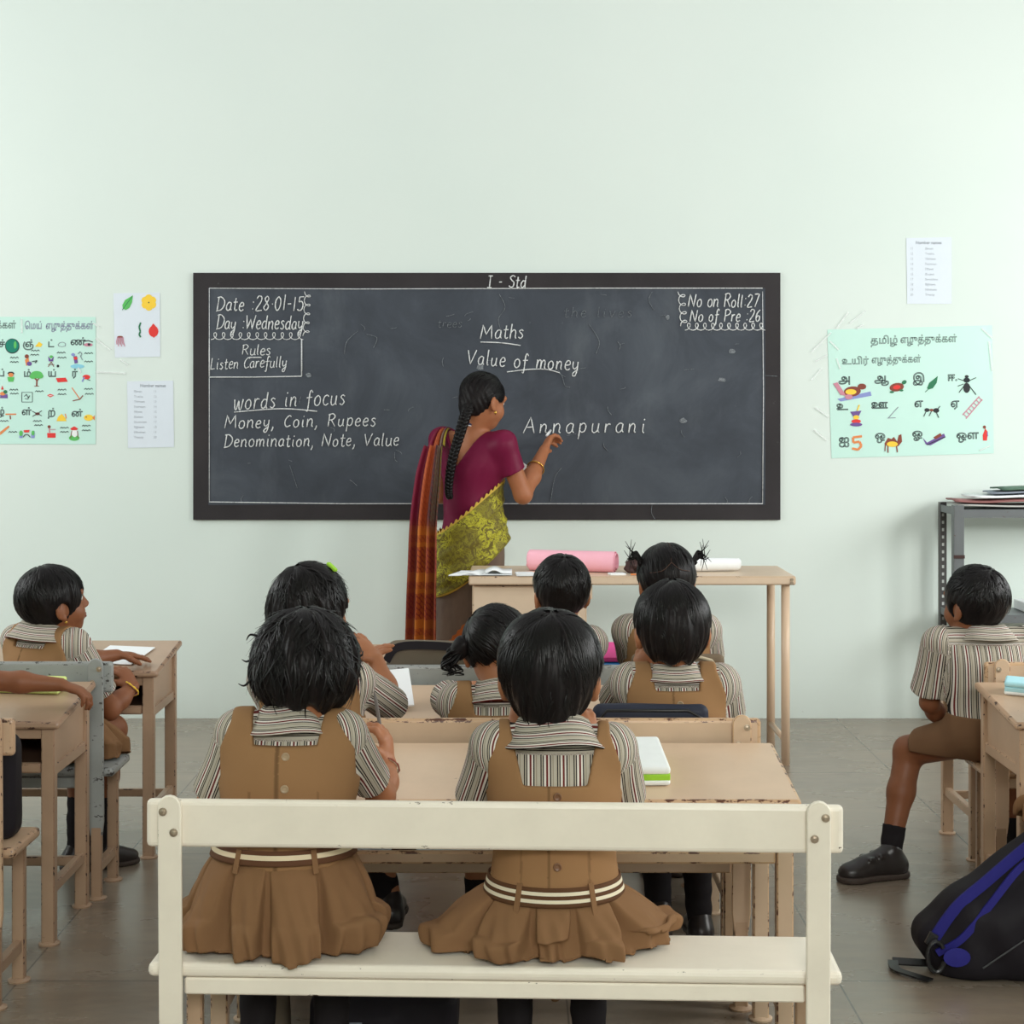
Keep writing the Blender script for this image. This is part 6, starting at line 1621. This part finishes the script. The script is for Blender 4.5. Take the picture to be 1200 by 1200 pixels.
strip(t, of, [V(1.045, 3.905, .016), V(.985, 3.93, .010), V(.925, 3.935, .012)], .026, .004, 'buckle', 'loose_strap', (0, .3, -1))
strip(t, of, [V(.925, 3.938, .012), V(.920, 3.885, .010), V(.955, 3.845, .008), V(.985, 3.815, .007)], .024, .004, 'buckle', 'loose_strap', (0, 0, -1))

sit = lambda zs: (lambda x, y, z: zs + .001 - z + 0*x)
t, of = bag('school_bag', 'navy school bag on the middle bench, behind the bowl-cut child', [Rbox((.315, 3.693, .515), (.132, .020, .165), .019, None, .02), Rbox((.325, 3.691, .46), (.11, .018, .10), .017, None, .02)], 'bag_navy', [sit(.36)], seed=5, amp=.002)
MB().tube([Vector(V(x, 3.693 - .020, z) - of) for x, z in ((.195, .50), (.196, .645), (.215, .668), (.40, .668), (.432, .65), (.436, .50))], .004, 6).build('piping', M['buckle'], t, smooth=True)
t, of = bag('school_bag', 'long dark olive bag on the third bench, below the teacher\'s sari', [Rbox((-.225, 4.482, .535), (.125, .030, .176), .03, None, .02), Rbox((-.205, 4.478, .49), (.10, .032, .13), .03, None, .02)], 'bag_olive', [sit(.36)], seed=8, amp=.003)
strip(t, of, [V(-.345, 4.448, .66), V(-.31, 4.442, .70), V(-.20, 4.44, .703), V(-.10, 4.446, .690)], .022, .005, 'bag_black', 'top_band')
t, of = bag('school_bag', 'brown grey school bag with pale piping, behind the girl with pigtails', [Rbox((.455, 4.450, .52), (.128, .017, .160), .016, None, .02)], 'bag_grey', [sit(.36)], seed=9, amp=.002)
MB().tube([Vector(V(x, 4.434, z) - of) for x, z in ((.333, .50), (.333, .60), (.345, .655), (.37, .672), (.50, .676), (.545, .664), (.575, .625), (.577, .50))], .005, 6).build('piping', M['piping_beige'], t, smooth=True)
strip(t, of, [V(.523, 4.434, .50), V(.525, 4.434, .60), V(.526, 4.434, .662)], .02, .004, 'bag_black', 'strap')
t, of = bag('school_bag', 'black school bag lying on the floor under the nearest desk', [Rbox((-.27, 3.47, .065), (.155, .10, .066), .03, None, .02), Rbox((-.31, 3.38, .055), (.07, .03, .045), .02, None, .02)], 'bag_black', [floor_cut], seed=12)
MB().box(tuple(V(-.335, 3.349, .075) - of), (.05, .004, .016)).build('label_patch', M['ink_grey'], t)
t, of = bag('school_bag', 'dark bag standing on the bench at the lower left edge', [Rbox((-1.235, 3.765, .475), (.09, .05, .125), .035, None, .02)], 'bag_black', [sit(.36)], seed=14)
t, of = bag('cloth_bag', 'khaki cloth bag under the left end of the cream bench', [Rbox((-.520, 3.43, .085), (.050, .05, .088), .03, None, .02)], 'bag_olive', [floor_cut], seed=16)
tag(MB().lathe([(.006, 0), (.007, .002), (.003, .004)], (.995, 3.78 - .28, 0), n=7).build('chalk_crumb', M['d_white']), 'white chalk crumb on the floor at lower right', 'chalk')
